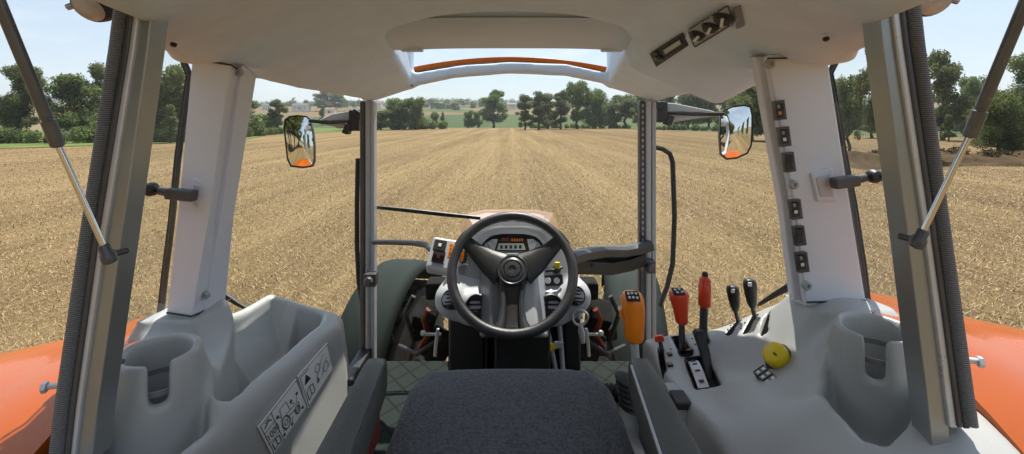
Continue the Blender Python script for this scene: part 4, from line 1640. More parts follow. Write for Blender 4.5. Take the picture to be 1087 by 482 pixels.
for i, (x0, x1, lab) in enumerate(((580, 591, 'slim grey pedal arm with a yellow tag'), (594, 599, 'slim bare grey pedal arm right of the yellow tagged one'))):
    pd = empty('pedal', P(x1, 400, 1.66), lab, 'pedal', 'brake pedals')
    b = MB()
    b.tube([P(x0, 346, 1.68), P((x0 + x1) / 2 - 1, 366, 1.66), P(x1 - 2, 388, 1.65), P(x1, 404, 1.62)], .009, 10)
    b.build('pedal_arm', 'greypaint', pd)
    b = MB()
    b.box(P(x1 + 1, 408, 1.60), (.06, .03, .06), Matrix.Rotation(R(30), 3, 'X'))
    b.build('pedal_pad', 'rubber', pd, bevel=.006)
    if i == 0:
        b = MB()
        b.box(P(580.5, 368, 1.63), (.034, .02, .028), None, 0)
        b.box(P(588, 367.5, 1.645), (.018, .014, .020), None, 0)
        b.build('lock_tag', ['yellow'], pd, bevel=.004)
    else:
        b = MB()
        b.box(P(593, 366, 1.645), (.030, .014, .022), None, 0)
        b.build('lock_bar', ['alu'], pd, bevel=.003)

# ---- grab rails
b = MB()
b.tube([P(396, 257, 1.995), P(415, 257, 1.97), P(440, 258, 1.90), P(452, 260, 1.84), P(459, 266, 1.76), P(465, 272, 1.70)], .0115, 12)
gr = b.build('grab_rail', 'steel', base=P(430, 262, 1.9))
tag(gr, 'thin dark rail from the left front pillar to the switch box', 'rail')
sh = empty('support_bracket', P(650, 290, 1.9), 'wide dark bracket from the dashboard to the right front pillar', 'bracket')
b = MB()
pth = [P(606, 274, 1.72), P(622, 270, 1.80), P(640, 267, 1.88), P(662, 267, 1.94), P(680, 264, 1.975), P(692, 260, 1.98)]
b.sweep(pth, [(-.020, -.02), (.012, -.028), (.022, -.01), (.018, .03), (-.022, .03)], (0, 0, 1))
b.build('rail', 'steel', sh, angle=30, bevel=.004)
b = MB()
b.sweep([p + Vector((0, .015, -.042)) for p in pth[:-1]], [(-.022, -.012), (.020, -.012), (.020, .03), (-.022, .03)], (0, 0, 1))
b.build('tray', 'greenmud', sh, angle=30, bevel=.004)
b = MB()
b.sweep([P(604, 283, 1.72), P(625, 284, 1.80), P(648, 285, 1.88), P(668, 281, 1.94), P(684, 275, 1.97)], [(-.024, -.014), (.024, -.014), (.024, .02), (-.024, .02)], (0, 0, 1))
for px, py, y_ in ((628, 281, 1.79), (662, 281, 1.91), (679, 277, 1.95)):
    b.lathe([(.009, 0), (.009, .006), (0, .008)], P(px, py, y_), (0, -1, .2), 10)
b.build('lower_panel', 'black', sh, angle=30, bevel=.004)

# ---- wipers
def wiper(label, path, r, blade=None):
    o = empty('wiper', path[0], label, 'wiper', 'window wipers')
    b = MB()
    b.tube(path, r, 8)
    b.build('wiper_arm', 'black', o)
    b = MB()
    if blade is None:
        blade = [p + Vector((0, .012, -.010)) for p in path]
    b.tube(blade, [x * .55 for x in (r if isinstance(r, list) else [r] * len(blade))], 6)
    b.build('wiper_blade', 'rubber', o)
    return o


wiper('long thin black wiper across the windscreen, left of the steering wheel', [P(396, 219, 2.11), P(430, 222.5, 2.11), P(470, 227, 2.11), P(510, 231, 2.11)], [.006, .008, .008, .006])
wiper('black wiper arm showing behind the left pillar above the storage bin', [P(226, 304, 1.72), P(240, 314, 1.72), P(252, 322, 1.72), P(264, 329, 1.72)], [.012, .012, .009, .006])
wiper('black wiper arm beside the foot of the right pillar behind the valve levers', [P(858, 292, 1.50), P(838, 304, 1.55), P(822, 313, 1.60), P(806, 323, 1.64)], [.012, .012, .009, .006])

# ---- gas struts of the opened rear window
for sx, top, mid_, low, lab in ((-1, (-6, -10), (58, 146), (114, 270), 'left gas strut with bright rod, crossing the hedge and field view'), (1, (1094, -10), (1033, 136), (976, 254), 'right gas strut with bright rod, crossing the bushy tree view')):
    a, m_, c = P(*top, .60), P(*mid_, .66), P(*low, .70)
    o = empty('gas_strut', c, lab, 'gas strut', 'gas struts of the rear window')
    dr = (c - m_).normalized()
    b = MB()
    b.lathe([(.0, 0), (.0072, .001), (.0072, (m_ - a).length - .03), (.0066, (m_ - a).length - .029), (.0066, (m_ - a).length - .026), (.0086, (m_ - a).length - .025), (.0086, (m_ - a).length + .012), (.006, (m_ - a).length + .014), (0, (m_ - a).length + .014)], a, (m_ - a), 20)
    b.build('cylinder', 'strut', o, angle=30)
    b = MB()
    b.tube([m_, c], .0040, 12)
    b.build('rod', 'chrome', o)
    b = MB()
    b.lathe([(.006, -.016), (.0075, -.014), (.0075, -.002), (.009, 0), (.0105, .006), (.009, .013), (0, .016)], c, dr, 16)
    b.lathe([(.009, 0), (.011, .004), (.009, .012), (.005, .016), (.005, .035), (0, .035)], c + Vector((sx * .004, .0, -.004)), (sx * -.1, 1, 0), 14)
    b.build('ball_joint', 'steel', o, angle=40)

# ---- side window latches
for sx, pk_, pm, pe, lab in ((-1, (160, 201), (180, 205), (205, 208), 'black window latch on the left white pillar'), (1, (928, 187), (908, 191), (886, 195), 'black window latch on the right white pillar')):
    o = empty('window_latch', P(*pe, 1.09), lab, 'latch', 'side window latches')
    b = MB()
    b.tube([P(*pk_, 1.085), P((pk_[0] + pm[0]) / 2, (pk_[1] + pm[1]) / 2, 1.085), P(*pm, 1.085)], [.008, .0085, .010], 12)
    b.box((P(*pm, 1.083) + P(*pe, 1.083)) / 2, ((P(*pe, 1.083) - P(*pm, 1.083)).length + .01, .026, .026), Matrix.Rotation(R(6 if sx < 0 else -8), 3, 'Y'))
    b.build('latch_arm', 'steel', o, bevel=.005)
    b = MB()
    b.lathe([(.010, -.012), (.0155, -.008), (.0160, .004), (.012, .012), (.006, .014), (.006, .011), (0, .011)], P(*pk_, 1.080), (0, -1, .0), 20)
    b.build('latch_knob', 'black', o)

# ---- mirrors
def mirror(label, sx, arm_pts, outline, Ym, normal, arm_q):
    o = empty('side_mirror', arm_pts[0], label, 'mirror', 'wing mirrors')
    b = MB()
    b.prism([P(x, y, 2.3) for x, y in arm_q], (0, .05, 0))
    b.build('mirror_arm', mat('mirror_arm_paint', (.42, .43, .42), .5), o, bevel=.006)
    b = MB()
    b.tube(arm_pts, .010, 10)
    q_ = arm_pts[0]
    b.box(q_ + Vector((0, .01, 0)), (.05, .06, .10))
    b.box(q_ + Vector((sx * -.02, .0, .03)), (.06, .05, .03), Matrix.Rotation(R(30), 3, 'Y'))
    b.box(q_ + Vector((sx * .035, .0, -.04)), (.03, .05, .05), Matrix.Rotation(R(20), 3, 'Y'))
    b.build('mirror_bracket', 'black', o, bevel=.004)
    # glass and shell lie in one plane
    n = Vector(normal).normalized()
    c = P(sum(p[0] for p in outline) / len(outline), sum(p[1] for p in outline) / len(outline), Ym)
    def on(px, py, lift=0):
        ray = Vector(((px - CX) / F, 1, (HY - py) / F))
        return cam + ray * ((c + n * lift - cam).dot(n) / ray.dot(n))
    pts = [on(*p) for p in outline]
    cc_ = sum(pts, Vector()) / len(pts)
    grow = [cc_ + (p - cc_) * 1.06 for p in pts]
    back = [cc_ + (p - cc_) * .86 - n * .06 for p in pts]
    b = MB()
    b.loft([[p + n * .003 for p in pts], [p + n * .004 for p in grow], grow, [p - n * .025 for p in grow], back], caps=False)
    b.add(back, [tuple(range(len(back)))])
    b.build('mirror_shell', 'black', o, angle=40)
    b = MB()
    rings = [[cc_ + (p - cc_) * k + n * (.0135 * (1 - k * k)) for p in pts] for k in (1, .85, .68, .5, .34, .18, .05)]
    b.loft(rings, caps=False)
    b.add(rings[-1], [tuple(range(len(pts)))])
    b.build('mirror_face', 'mirror', o, angle=180)


mirror('left wing mirror on a grey arm, dark trees and field reflected', -1, [P(377, 128, 2.28), P(350, 130, 2.3), P(328, 128, 2.3)],
       [(303, 128), (308, 124.5), (316, 123.5), (325, 124.5), (329, 128), (331.5, 140), (333, 155), (333, 170), (331, 175.5), (322, 177), (309, 175.5), (305.5, 168), (303.5, 150), (302, 136)], 2.35, (.27, -1.9, .055),
       [(334, 129.5), (352, 121), (385, 115), (385, 140), (364, 136), (340, 132)])
mirror('right wing mirror on a long pale arm, sky and orange bodywork reflected', 1, [P(702, 119, 2.28), P(735, 121, 2.3), P(768, 121, 2.3)],
       [(765.5, 124), (769, 117.5), (778, 114), (790, 112.5), (796, 114), (798, 122), (798, 140), (797, 154), (793, 162), (782, 167), (772, 168), (766, 163), (764.5, 145)], 2.35, (-.33, -1.9, .05),
       [(707, 109), (716, 109.5), (758, 118), (766, 123), (740, 126), (716, 130), (707, 130)])

# ---- radio and heater panel in the roof lining
def plane_frame(pts, Y0, pull=0.0):
    pass


def roof_hit(px, py):
    """ray against the built lining"""
    dg = bpy.context.evaluated_depsgraph_get()
    ray = Vector(((px - CX) / F, 1, (HY - py) / F)).normalized()
    ob = bpy.data.objects['roof_lining']
    inv = ob.matrix_world.inverted()
    ok, loc, nrm, _ = ob.ray_cast(inv @ cam, inv.to_3x3() @ ray)
    return ob.matrix_world @ loc, nrm


bpy.context.view_layer.update()


def lining_panel(quad):
    """a flat frame fitted to four sight lines on the lining"""
    pts = [roof_hit(*q)[0] for q in quad]
    c = sum(pts, Vector()) / 4
    n = (pts[2] - pts[0]).cross(pts[3] - pts[1]).normalized()
    if n.dot(cam - c) < 0:
        n = -n
    n0 = n
    lift = max((p - c).dot(n) for p in pts)
    def on(px, py, l=0.0):
        ray = Vector(((px - CX) / F, 1, (HY - py) / F))
        return cam + ray * ((c + n * (l + lift) - cam).dot(n) / ray.dot(n))
    return on, n


radio = None
quad = ((690, 56), (725, 33.5), (731.5, 47), (697, 70))
on, n = lining_panel(quad)
radio = empty('car_radio', on(710, 52), 'black car radio with display set in the roof lining', 'radio')
b = MB()
b.prism([on(*q, -.022) for q in quad], n * .022, 1)
b.prism([on(*q) for q in quad], n * .006, 0)
b.build('radio_case', ['black', 'headliner'], radio, bevel=.004)


def bil(quad):
    a, b_, c, d_ = [Vector((*q, 0)) for q in quad]
    return lambda u, v: tuple((a * (1 - u) * (1 - v) + b_ * u * (1 - v) + c * u * v + d_ * (1 - u) * v)[:2])


g = bil(quad)
b = MB()
b.prism([on(*g(u, v), .0062) for u, v in ((.30, .28), (.86, .28), (.86, .72), (.30, .72))], n * .002, 0)
b.prism([on(*g(u, v), .0085) for u, v in ((.34, .36), (.82, .36), (.82, .64), (.34, .64))], n * .001, 1)
b.build('radio_display', ['steel', 'lcd'], radio)
b = MB()
b.lathe([(.014, 0), (.013, .006), (.010, .007), (0, .007)], on(*g(.14, .62), .006), n, 20)
b.lathe([(.007, 0), (.007, .006), (0, .006)], on(*g(.14, .22), .006), n, 12)
for k in range(5):
    b.prism([on(*g(u, v), .006) for u, v in ((.33 + .1 * k, .80), (.40 + .1 * k, .80), (.40 + .1 * k, .92), (.33 + .1 * k, .92))], n * .003)
b.build('radio_knob', 'steel', radio, bevel=.001)

quad2 = ((729, 31), (773, 4), (781, 24), (737, 51))
on, n = lining_panel(quad2)
hp = empty('heater_panel', on(755, 28), 'grey heater control panel with three rotary knobs in the roof lining', 'control panel')
g = bil(quad2)
b = MB()
b.prism([on(*g(u, v), -.02) for u, v in ((0, .1), (.04, 0), (.96, 0), (1, .1), (1, .9), (.96, 1), (.04, 1), (0, .9))], n * .0215, 3)
b.prism([on(*g(u, v), .0015) for u, v in ((.01, .12), (.045, .02), (.955, .02), (.99, .12), (.99, .88), (.955, .98), (.045, .98), (.01, .88))], n * .004, 0)
b.prism([on(*g(u, v), .0062) for u, v in ((.04, .10), (.96, .10), (.96, .90), (.04, .90))], n * .002, 1)
b.build('panel_plate', ['steel', mat('heater_face', (.42, .45, .50), .4, var=.2, vscale=60), 'black', 'headliner'], hp, bevel=.003)
for u, v, r_ in ((.17, .50, .0195), (.48, .50, .0195), (.80, .48, .023)):
    b = MB()
    c = on(*g(u, v), .008)
    b.lathe([(r_, 0), (r_ * .95, .005), (r_ * .8, .007), (r_ * .75, .011), (0, .012)], c, n, 24, 0)
    fr = frame(n)
    b.box(c + n * .012, (.006, r_ * 1.5, .006), fr @ Matrix.Rotation(R(30 * u), 3, 'Z'), 1)
    for k in range(9):
        a = R(-30 + 30 * k)
        b.box(c + fr @ Vector((math.cos(a) * r_ * 1.22, math.sin(a) * r_ * 1.22, .001)), (.0022, .0022, .001), fr, 1 if (u > .2 or k < 5) else 2)
    b.build('rotary_knob', ['black', 'white', 'knob_red'], hp, angle=40)
b = MB()
b.lathe([(.006, 0), (.006, .004), (0, .004)], on(*g(.655, .70), .008), n, 14)
b.build('push_button', 'black', hp)
quad3 = ((780, 4), (788, .5), (792.5, 22), (784, 26))
on, n = lining_panel(quad3)
b = MB()
b.prism([on(*q, -.01) for q in quad3], n * .016)
bc = b.build('blanking_cover', mat('cover_grey', (.24, .25, .28), .5), base=on(786, 13))
bc.modifiers.new('edge_rounding', 'BEVEL').width = .003
tag(bc, 'small dark grey blanking cover beside the heater panel', 'cover')

# ================================================================== FIELD, HILLS, HEDGES, TREES, HOUSES
def sstep(a, b, x):
    t = np.clip((x - a) / (b - a), 0, 1)
    return t * t * (3 - 2 * t)


def terrain(x, y):
    """height of the land: flat near the tractor, wooded slopes far ahead"""
    x, y = np.asarray(x, float), np.asarray(y, float)
    r = np.hypot(x, y)
    far = 24 * sstep(170, 800, r) + 46 * sstep(700, 2300, r)
    far = far * (1 + .10 * np.sin(x / 330 + 1.1) + .07 * np.sin(x / 140 + y / 500))
    dip = -1.2 * sstep(150, 230, r) * (1 - sstep(260, 420, r))
    return far + dip - .06 * sstep(60, 160, r) * 0


def stubble_mat():
    m, nt, b = new_mat('stubble')
    L = nt.links
    tc = node(nt, 'ShaderNodeTexCoord')
    # drill rows run straight ahead; a slow wander and tramlines break them up
    rows = node(nt, 'ShaderNodeMapping')
    rows.inputs['Scale'].default_value = (5.2, .16, 1)
    L.new(tc.outputs['Object'], rows.inputs['Vector'])
    n1 = node(nt, 'ShaderNodeTexNoise', Scale=1.0, Detail=5.0, Roughness=.62)
    L.new(rows.outputs[0], n1.inputs['Vector'])
    wide = node(nt, 'ShaderNodeMapping')
    wide.inputs['Scale'].default_value = (.42, .012, 1)
    L.new(tc.outputs['Object'], wide.inputs['Vector'])
    n2 = node(nt, 'ShaderNodeTexNoise', Scale=1.0, Detail=5.0, Roughness=.6)
    L.new(wide.outputs[0], n2.inputs['Vector'])
    n3 = node(nt, 'ShaderNodeTexNoise', Scale=13.0, Detail=8.0, Roughness=.72)
    L.new(tc.outputs['Object'], n3.inputs['Vector'])
    n4 = node(nt, 'ShaderNodeTexNoise', Scale=.035, Detail=4.0)
    L.new(tc.outputs['Object'], n4.inputs['Vector'])

    def mad(a, k, c):
        q = node(nt, 'ShaderNodeMath', operation='MULTIPLY_ADD')
        L.new(a, q.inputs[0])
        q.inputs[1].default_value = k
        if hasattr(c, 'is_output'):
            L.new(c, q.inputs[2])
        else:
            q.inputs[2].default_value = c
        return q.outputs[0]
    s = mad(n1.outputs['Fac'], .50, -.52)
    s = mad(n2.outputs['Fac'], .82, s)
    s = mad(n3.outputs['Fac'], .95, s)
    s = mad(n4.outputs['Fac'], .35, s)
    sx = node(nt, 'ShaderNodeSeparateXYZ')
    L.new(tc.outputs['Object'], sx.inputs[0])
    # a paler wheel track straight ahead, browner soil toward the bank
    tr = node(nt, 'ShaderNodeMapRange', interpolation_type='SMOOTHSTEP')
    ab = node(nt, 'ShaderNodeMath', operation='ABSOLUTE')
    L.new(sx.outputs[0], ab.inputs[0])
    L.new(ab.outputs[0], tr.inputs[0])
    tr.inputs[1].default_value, tr.inputs[2].default_value = .25, .75
    tr.inputs[3].default_value, tr.inputs[4].default_value = .07, 0
    rt = node(nt, 'ShaderNodeMapRange', interpolation_type='SMOOTHSTEP')
    L.new(sx.outputs[0], rt.inputs[0])
    rt.inputs[1].default_value, rt.inputs[2].default_value = 3, 16
    rt.inputs[3].default_value, rt.inputs[4].default_value = 0, -.09
    ad = node(nt, 'ShaderNodeMath', operation='ADD')
    L.new(tr.outputs[0], ad.inputs[0])
    L.new(rt.outputs[0], ad.inputs[1])
    a2 = node(nt, 'ShaderNodeMath', operation='ADD')
    L.new(ad.outputs[0], a2.inputs[0])
    L.new(s, a2.inputs[1])
    s = mad(a2.outputs[0], 1.0, -.295)
    cr = node(nt, 'ShaderNodeValToRGB')
    els = cr.color_ramp.elements
    els[0].position = .22
    els[0].color = (.110, .074, .034, 1)
    els[1].position = .80
    els[1].color = (.38, .272, .130, 1)
    e = els.new(.46)
    e.color = (.198, .138, .066, 1)
    e = els.new(.62)
    e.color = (.272, .192, .092, 1)
    L.new(s, cr.inputs[0])
    L.new(cr.outputs[0], b.inputs['Base Color'])
    b.inputs['Roughness'].default_value = .95
    b.inputs['Specular IOR Level'].default_value = .1
    bp = node(nt, 'ShaderNodeBump', Strength=.9, Distance=.08)
    L.new(s, bp.inputs['Height'])
    L.new(bp.outputs[0], b.inputs['Normal'])
    return m


def land_mat():
    """far land: a patchwork of cut corn, pasture and ploughland"""
    m, nt, b = new_mat('far_land')
    L = nt.links
    tc = node(nt, 'ShaderNodeTexCoord')
    mp = node(nt, 'ShaderNodeMapping')
    mp.inputs['Scale'].default_value = (.0052, .0075, 0)
    L.new(tc.outputs['Object'], mp.inputs['Vector'])
    vo = node(nt, 'ShaderNodeTexVoronoi', Scale=1.0)
    L.new(mp.outputs[0], vo.inputs['Vector'])
    sp = node(nt, 'ShaderNodeSeparateColor')
    L.new(vo.outputs['Color'], sp.inputs[0])
    cr = node(nt, 'ShaderNodeValToRGB')
    cr.color_ramp.interpolation = 'CONSTANT'
    els = cr.color_ramp.elements
    els[0].position, els[0].color = 0, (.20, .145, .075, 1)
    els[1].position, els[1].color = .34, (.085, .115, .040, 1)
    for p, c in ((.55, (.235, .175, .095, 1)), (.74, (.065, .10, .032, 1)), (.88, (.17, .14, .07, 1))):
        e = els.new(p)
        e.color = c
    L.new(sp.outputs[0], cr.inputs[0])
    nz = node(nt, 'ShaderNodeTexNoise', Scale=.06, Detail=8.0)
    L.new(tc.outputs['Object'], nz.inputs['Vector'])
    mx = node(nt, 'ShaderNodeMix', data_type='RGBA', blend_type='MULTIPLY')
    mx.inputs[0].default_value = .6
    L.new(cr.outputs[0], mx.inputs[6])
    c2 = node(nt, 'ShaderNodeValToRGB')
    c2.color_ramp.elements[0].position = .3
    c2.color_ramp.elements[0].color = (.5, .5, .5, 1)
    c2.color_ramp.elements[1].position = .7
    L.new(nz.outputs['Fac'], c2.inputs[0])
    L.new(c2.outputs[0], mx.inputs[7])
    L.new(mx.outputs[2], b.inputs['Base Color'])
    b.inputs['Roughness'].default_value = .95
    b.inputs['Specular IOR Level'].default_value = .1
    return m


# far land as one sheet, rings of growing size
rad = np.r_[0, np.geomspace(20, 4200, 90)]
ang = np.linspace(0, 2 * math.pi, 161)[:-1]
v = np.array([(0, 0, -.05)] + [(r * math.sin(a), r * math.cos(a), float(terrain(r * math.sin(a), r * math.cos(a))) - .06) for r in rad[1:] for a in ang])
n = len(ang)
f = [(0, 1 + (i + 1) % n, 1 + i) for i in range(n)]
for k in range(len(rad) - 2):
    for i in range(n):
        a, c = 1 + k * n + i, 1 + k * n + (i + 1) % n
        f.append((a, c, c + n, a + n))
tag(link_mesh('hills', v, f, land_mat(), base=(0, 0, 0), angle=180), kind='structure')

# the stubble field: left edge along the hedge, far edge behind the centre trees, right edge at the bank
edge = [(-240, -60), (-62, 20), (-50, 44), (-38, 57), (-47, 84), (-42, 124), (-40, 150), (0, 168), (36, 170), (42, 130), (48, 92), (70, 70), (110, 60), (240, 40), (240, -240), (-240, -240)]
import bmesh
bm = bmesh.new()
vs = [bm.verts.new((x, y, 0)) for x, y in edge]
bm.faces.new(vs)
bmesh.ops.triangulate(bm, faces=bm.faces)
me = bpy.data.meshes.new('stubble_field')
bm.normal_update()
for fc in bm.faces:
    if fc.normal.z < 0:
        fc.normal_flip()
bm.to_mesh(me)
bm.free()
me.materials.append(stubble_mat())
o = bpy.data.objects.new('stubble_field', me)
COL.objects.link(o)
tag(o, kind='structure')
# green strip of maize and grass beyond the left edge
b = MB()
b.prism([Vector(p) for p in ((-46, 44.5, .02), (-34, 58.5, .02), (-43.5, 84, .02), (-39, 122, .02), (-37, 150, .02), (-120, 190, .02), (-130, 60, .02), (-70, 26, .02))], (0, 0, .03))
tag(b.build('pasture', mat('pasture_grass', (.12, .155, .045), .95, var=.35, vscale=.35, spec=.1), base=(0, 0, 0)), kind='structure')


# straw and stubble stalks standing in the near field: uncountable, one object
def straw(n, ymin, ymax, h, w):
    u = RNG.random(n)
    y = ymin * (ymax / ymin) ** u
    x = (RNG.random(n) - .5) * 2 * (y * 1.25 + 2)
    row = .19
    x = np.round(x / row) * row + RNG.normal(0, .045, n)
    keep = (x > -60) & (x < 60) & ~((abs(x) < 1.6) & (y < 4.6))
    x, y = x[keep], y[keep]
    m = len(x)
    a = RNG.random(m) * math.pi
    lie = RNG.random(m) < .80
    hh = h * (.5 + RNG.random(m))
    ww = w * (.6 + .8 * RNG.random(m)) * np.clip(y / 8, .8, 3.2)
    tx = np.where(lie, np.cos(a) * hh * 1.4, RNG.normal(0, .25, m) * hh)
    ty = np.where(lie, np.sin(a) * hh * 1.4, RNG.normal(0, .25, m) * hh)
    tz = np.where(lie, .012 + .03 * RNG.random(m), hh)
    sx, sy = np.cos(a + 1.57) * ww, np.sin(a + 1.57) * ww
    v = np.zeros((m, 4, 3))
    v[:, 0] = np.c_[x - sx, y - sy, np.zeros(m) + .004]
    v[:, 1] = np.c_[x + sx, y + sy, np.zeros(m) + .004]
    v[:, 2] = np.c_[x + sx * .7 + tx, y + sy * .7 + ty, tz]
    v[:, 3] = np.c_[x - sx * .7 + tx, y - sy * .7 + ty, tz]
    return v.reshape(-1, 3), np.arange(4 * m).reshape(-1, 4)


def straw_mat():
    m, nt, b = new_mat('straw')
    L = nt.links
    geo = node(nt, 'ShaderNodeNewGeometry')
    cr = node(nt, 'ShaderNodeValToRGB')
    els = cr.color_ramp.elements
    els[0].color = (.17, .115, .050, 1)
    els[1].color = (.47, .335, .155, 1)
    e = els.new(.55)
    e.color = (.27, .185, .085, 1)
    L.new(geo.outputs['Random Per Island'], cr.inputs[0])
    L.new(cr.outputs[0], b.inputs['Base Color'])
    b.inputs['Roughness'].default_value = .7
    return m


sv, sf = straw(230000, 3.2, 55, .045, .0042)
tag(link_mesh('straw_stubble', sv, sf, straw_mat(), base=(0, 0, 0), angle=0), 'cut straw and short stubble stalks strewn over the field', 'stubble', kind='stuff')


# ---- trees: a few crowns of leaf clumps, each with trunk and limbs; every tree is its own copy
def leaf_cards(clumps, count, size, rng, flat=.8):
    """small leaf sprays scattered through the shells of the clumps"""
    w = np.array([c[3] ** 2 for c in clumps])
    pick = rng.choice(len(clumps), count, p=w / w.sum())
    C = np.array(clumps)[pick]
    d = rng.normal(size=(count, 3))
    d /= np.linalg.norm(d, axis=1)[:, None]
    rr = rng.random(count) ** .38
    d[:, 2] *= flat
    pos = C[:, :3] + d * (C[:, 3] * rr)[:, None]
    # ragged outline: some sprays reach out further
    out = rng.random(count) < .10
    pos[out] += d[out] * C[out, 3][:, None] * .28
    nrm = d + rng.normal(size=(count, 3)) * .75
    nrm /= np.linalg.norm(nrm, axis=1)[:, None]
    a = np.cross(nrm, rng.normal(size=(count, 3)))
    a /= np.linalg.norm(a, axis=1)[:, None]
    b_ = np.cross(nrm, a)
    s = size * (.6 + .9 * rng.random(count))[:, None]
    v = np.zeros((count, 4, 3))
    v[:, 0] = pos - a * s
    v[:, 1] = pos - b_ * s * .55
    v[:, 2] = pos + a * s
    v[:, 3] = pos + b_ * s * .55
    return v.reshape(-1, 3), np.arange(4 * count).reshape(-1, 4)


def make_clumps(kind, rng):
    cl = []
    if kind == 'oak':
        for _ in range(38):
            z = .20 + .72 * rng.random() ** .9
            prof = math.sin(math.pi * min(1, max(0, (z - .06) / .97))) ** .6
            r = .34 * prof * rng.random() ** .5
            a = rng.random() * 6.283
            cl.append((r * math.cos(a), r * math.sin(a), z, .075 + .06 * rng.random()))
        cl += [(0, 0, .55, .17), (.06, .02, .72, .14), (-.05, -.03, .84, .10)]
    elif kind == 'tall':
        for _ in range(30):
            z = .12 + .82 * rng.random()
            prof = max(0, 1 - ((z - .5) / .54) ** 2) ** .5
            r = .21 * prof * rng.random() ** .5
            a = rng.random() * 6.283
            cl.append((r * math.cos(a), r * math.sin(a), z, .055 + .05 * rng.random()))
        cl += [(0, 0, .45, .12), (.02, 0, .65, .12), (0, .02, .82, .09), (0, 0, .93, .05)]
    elif kind == 'bush':
        for _ in range(30):
            z = .10 + .76 * rng.random()
            prof = (1 - ((z - .42) / .60) ** 2) ** .5
            r = .40 * prof * rng.random() ** .5
            a = rng.random() * 6.283
            cl.append((r * math.cos(a), r * math.sin(a), z, .10 + .07 * rng.random()))
        cl += [(0, 0, .35, .24), (0, 0, .6, .20), (.1, 0, .8, .12)]
    else:  # slim
        for _ in range(16):
            z = .16 + .78 * rng.random()
            r = .10 * (1.05 - z) * 1.6 * rng.random() ** .5
            a = rng.random() * 6.283
            cl.append((r * math.cos(a), r * math.sin(a), z, .06 + .05 * (1 - z)))
        cl += [(0, 0, .3, .11), (0, 0, .5, .10), (0, 0, .75, .08)]
    return cl


def trunk_mb(kind, clumps, rng):
    b = MB()
    h = {'oak': .62, 'tall': .80, 'bush': .55, 'slim': .80}[kind]
    r = {'oak': .028, 'tall': .020, 'bush': .024, 'slim': .018}[kind]
    pth = [Vector((0, 0, -.02))]
    for k in range(1, 7):
        pth.append(Vector((rng.normal() * .012 * k ** .5, rng.normal() * .012 * k ** .5, h * k / 6)))
    b.tube(pth, [r * 1.5, r * 1.05, r * .95, r * .8, r * .6, r * .42, r * .2], 8)
    for c in sorted(clumps, key=lambda c: -c[3])[:9] + clumps[:7]:
        s = min(.92, max(.3, (c[2] - .14) / h * .8))
        k = s * 6
        i = int(k)
        p0 = pth[i].lerp(pth[min(6, i + 1)], k - i)
        p2 = Vector(c[:3])
        p1 = p0.lerp(p2, .55) + Vector((0, 0, -.03))
        b.tube([p0, p1, p2], [r * .42, r * .26, r * .08], 6)
    return b


PROTO = {}


def tree_proto(key, kind, leaf, count, size, seed):
    rng = np.random.default_rng(seed)
    cl = make_clumps(kind, rng)
    v, f = leaf_cards(cl, count, size, rng)
    crown = link_mesh('crown', v, f, leaf, base=(0, 0, 0), angle=0)
    tr = trunk_mb(kind, cl, rng).build('trunk', 'wood', base=(0, 0, 0), angle=80)
    zs, xs = v[:, 2], v[:, 0]
    PROTO[key] = (crown, tr, np.percentile(zs, 99.6), np.percentile(abs(np.r_[v[:, 0], v[:, 1]]), 98.5))


for i in range(3):
    tree_proto('oak%d' % i, 'oak', 'leaf', 11000, .0175, 11 + i)
for i in range(2):
    tree_proto('tall%d' % i, 'tall', 'leaf2' if i else 'leaf', 9000, .0150, 31 + i)
    tree_proto('bush%d' % i, 'bush', 'leaf3' if i else 'leaf', 11000, .020, 41 + i)
tree_proto('slim0', 'slim', 'leaf', 3500, .020, 51)
tree_proto('near', 'oak', 'leaf', 30000, .0115, 61)
tree_proto('nearb', 'bush', 'leaf3', 26000, .0125, 62)
used_proto = set()
tn = 0


def tree(key, px, top, base, wpx, Y, label, group, name='tree', cat='tree'):
    """px: middle of the crown; top and base: photo rows; wpx: crown width; Y: metres ahead"""
    global tn
    crown, tr, hz, hx = PROTO[key]
    x = (px - CX) / F * Y
    z = float(terrain(x, Y)) - .05
    top_z = EYE + (HY - top) / F * Y
    h = top_z - z
    w = wpx / F * Y
    o = bpy.data.objects.new(name, None)
    COL.objects.link(o)
    o.location = (x, Y, z)
    o.empty_display_size = .5
    tag(o, label, cat, group)
    s = (w / 2 / hx, w / 2 / hx, h / hz)
    rz = tn * 2.399 % 6.283
    tn += 1
    for src in (crown, tr):
        if key not in used_proto:
            c = src
        else:
            c = src.copy()
            COL.objects.link(c)
        c.parent = o
        c.scale = s
        c.rotation_euler = (0, 0, rz)
        c.location = (0, 0, 0)
    used_proto.add(key)
    return o


G1, G2, G3, G4 = 'trees along the left field edge', 'trees beyond the field ahead', 'trees along the right field edge', 'small far trees on the slopes ahead'
# left edge
tree('near', 20, 70, 150, 46, 58, 'leafy oak behind the left gas strut, farthest left of the hedge trees', G1)
tree('oak0', 78, 80, 151, 46, 60, 'broad oak between the left gas strut and the white house', G1)
tree('tall0', 104, 68, 150, 26, 66, 'tall tree rising behind the left rear post', G1)
tree('oak1', 158, 80, 152, 54, 62, 'pale green tree just right of the left rear post', G1)
tree('oak2', 190, 72, 150, 56, 60, 'big dark oak touching the left white pillar', G1)
tree('slim0', 181, 112, 155, 16, 54, 'small sapling under the big dark oak by the left pillar', G1)
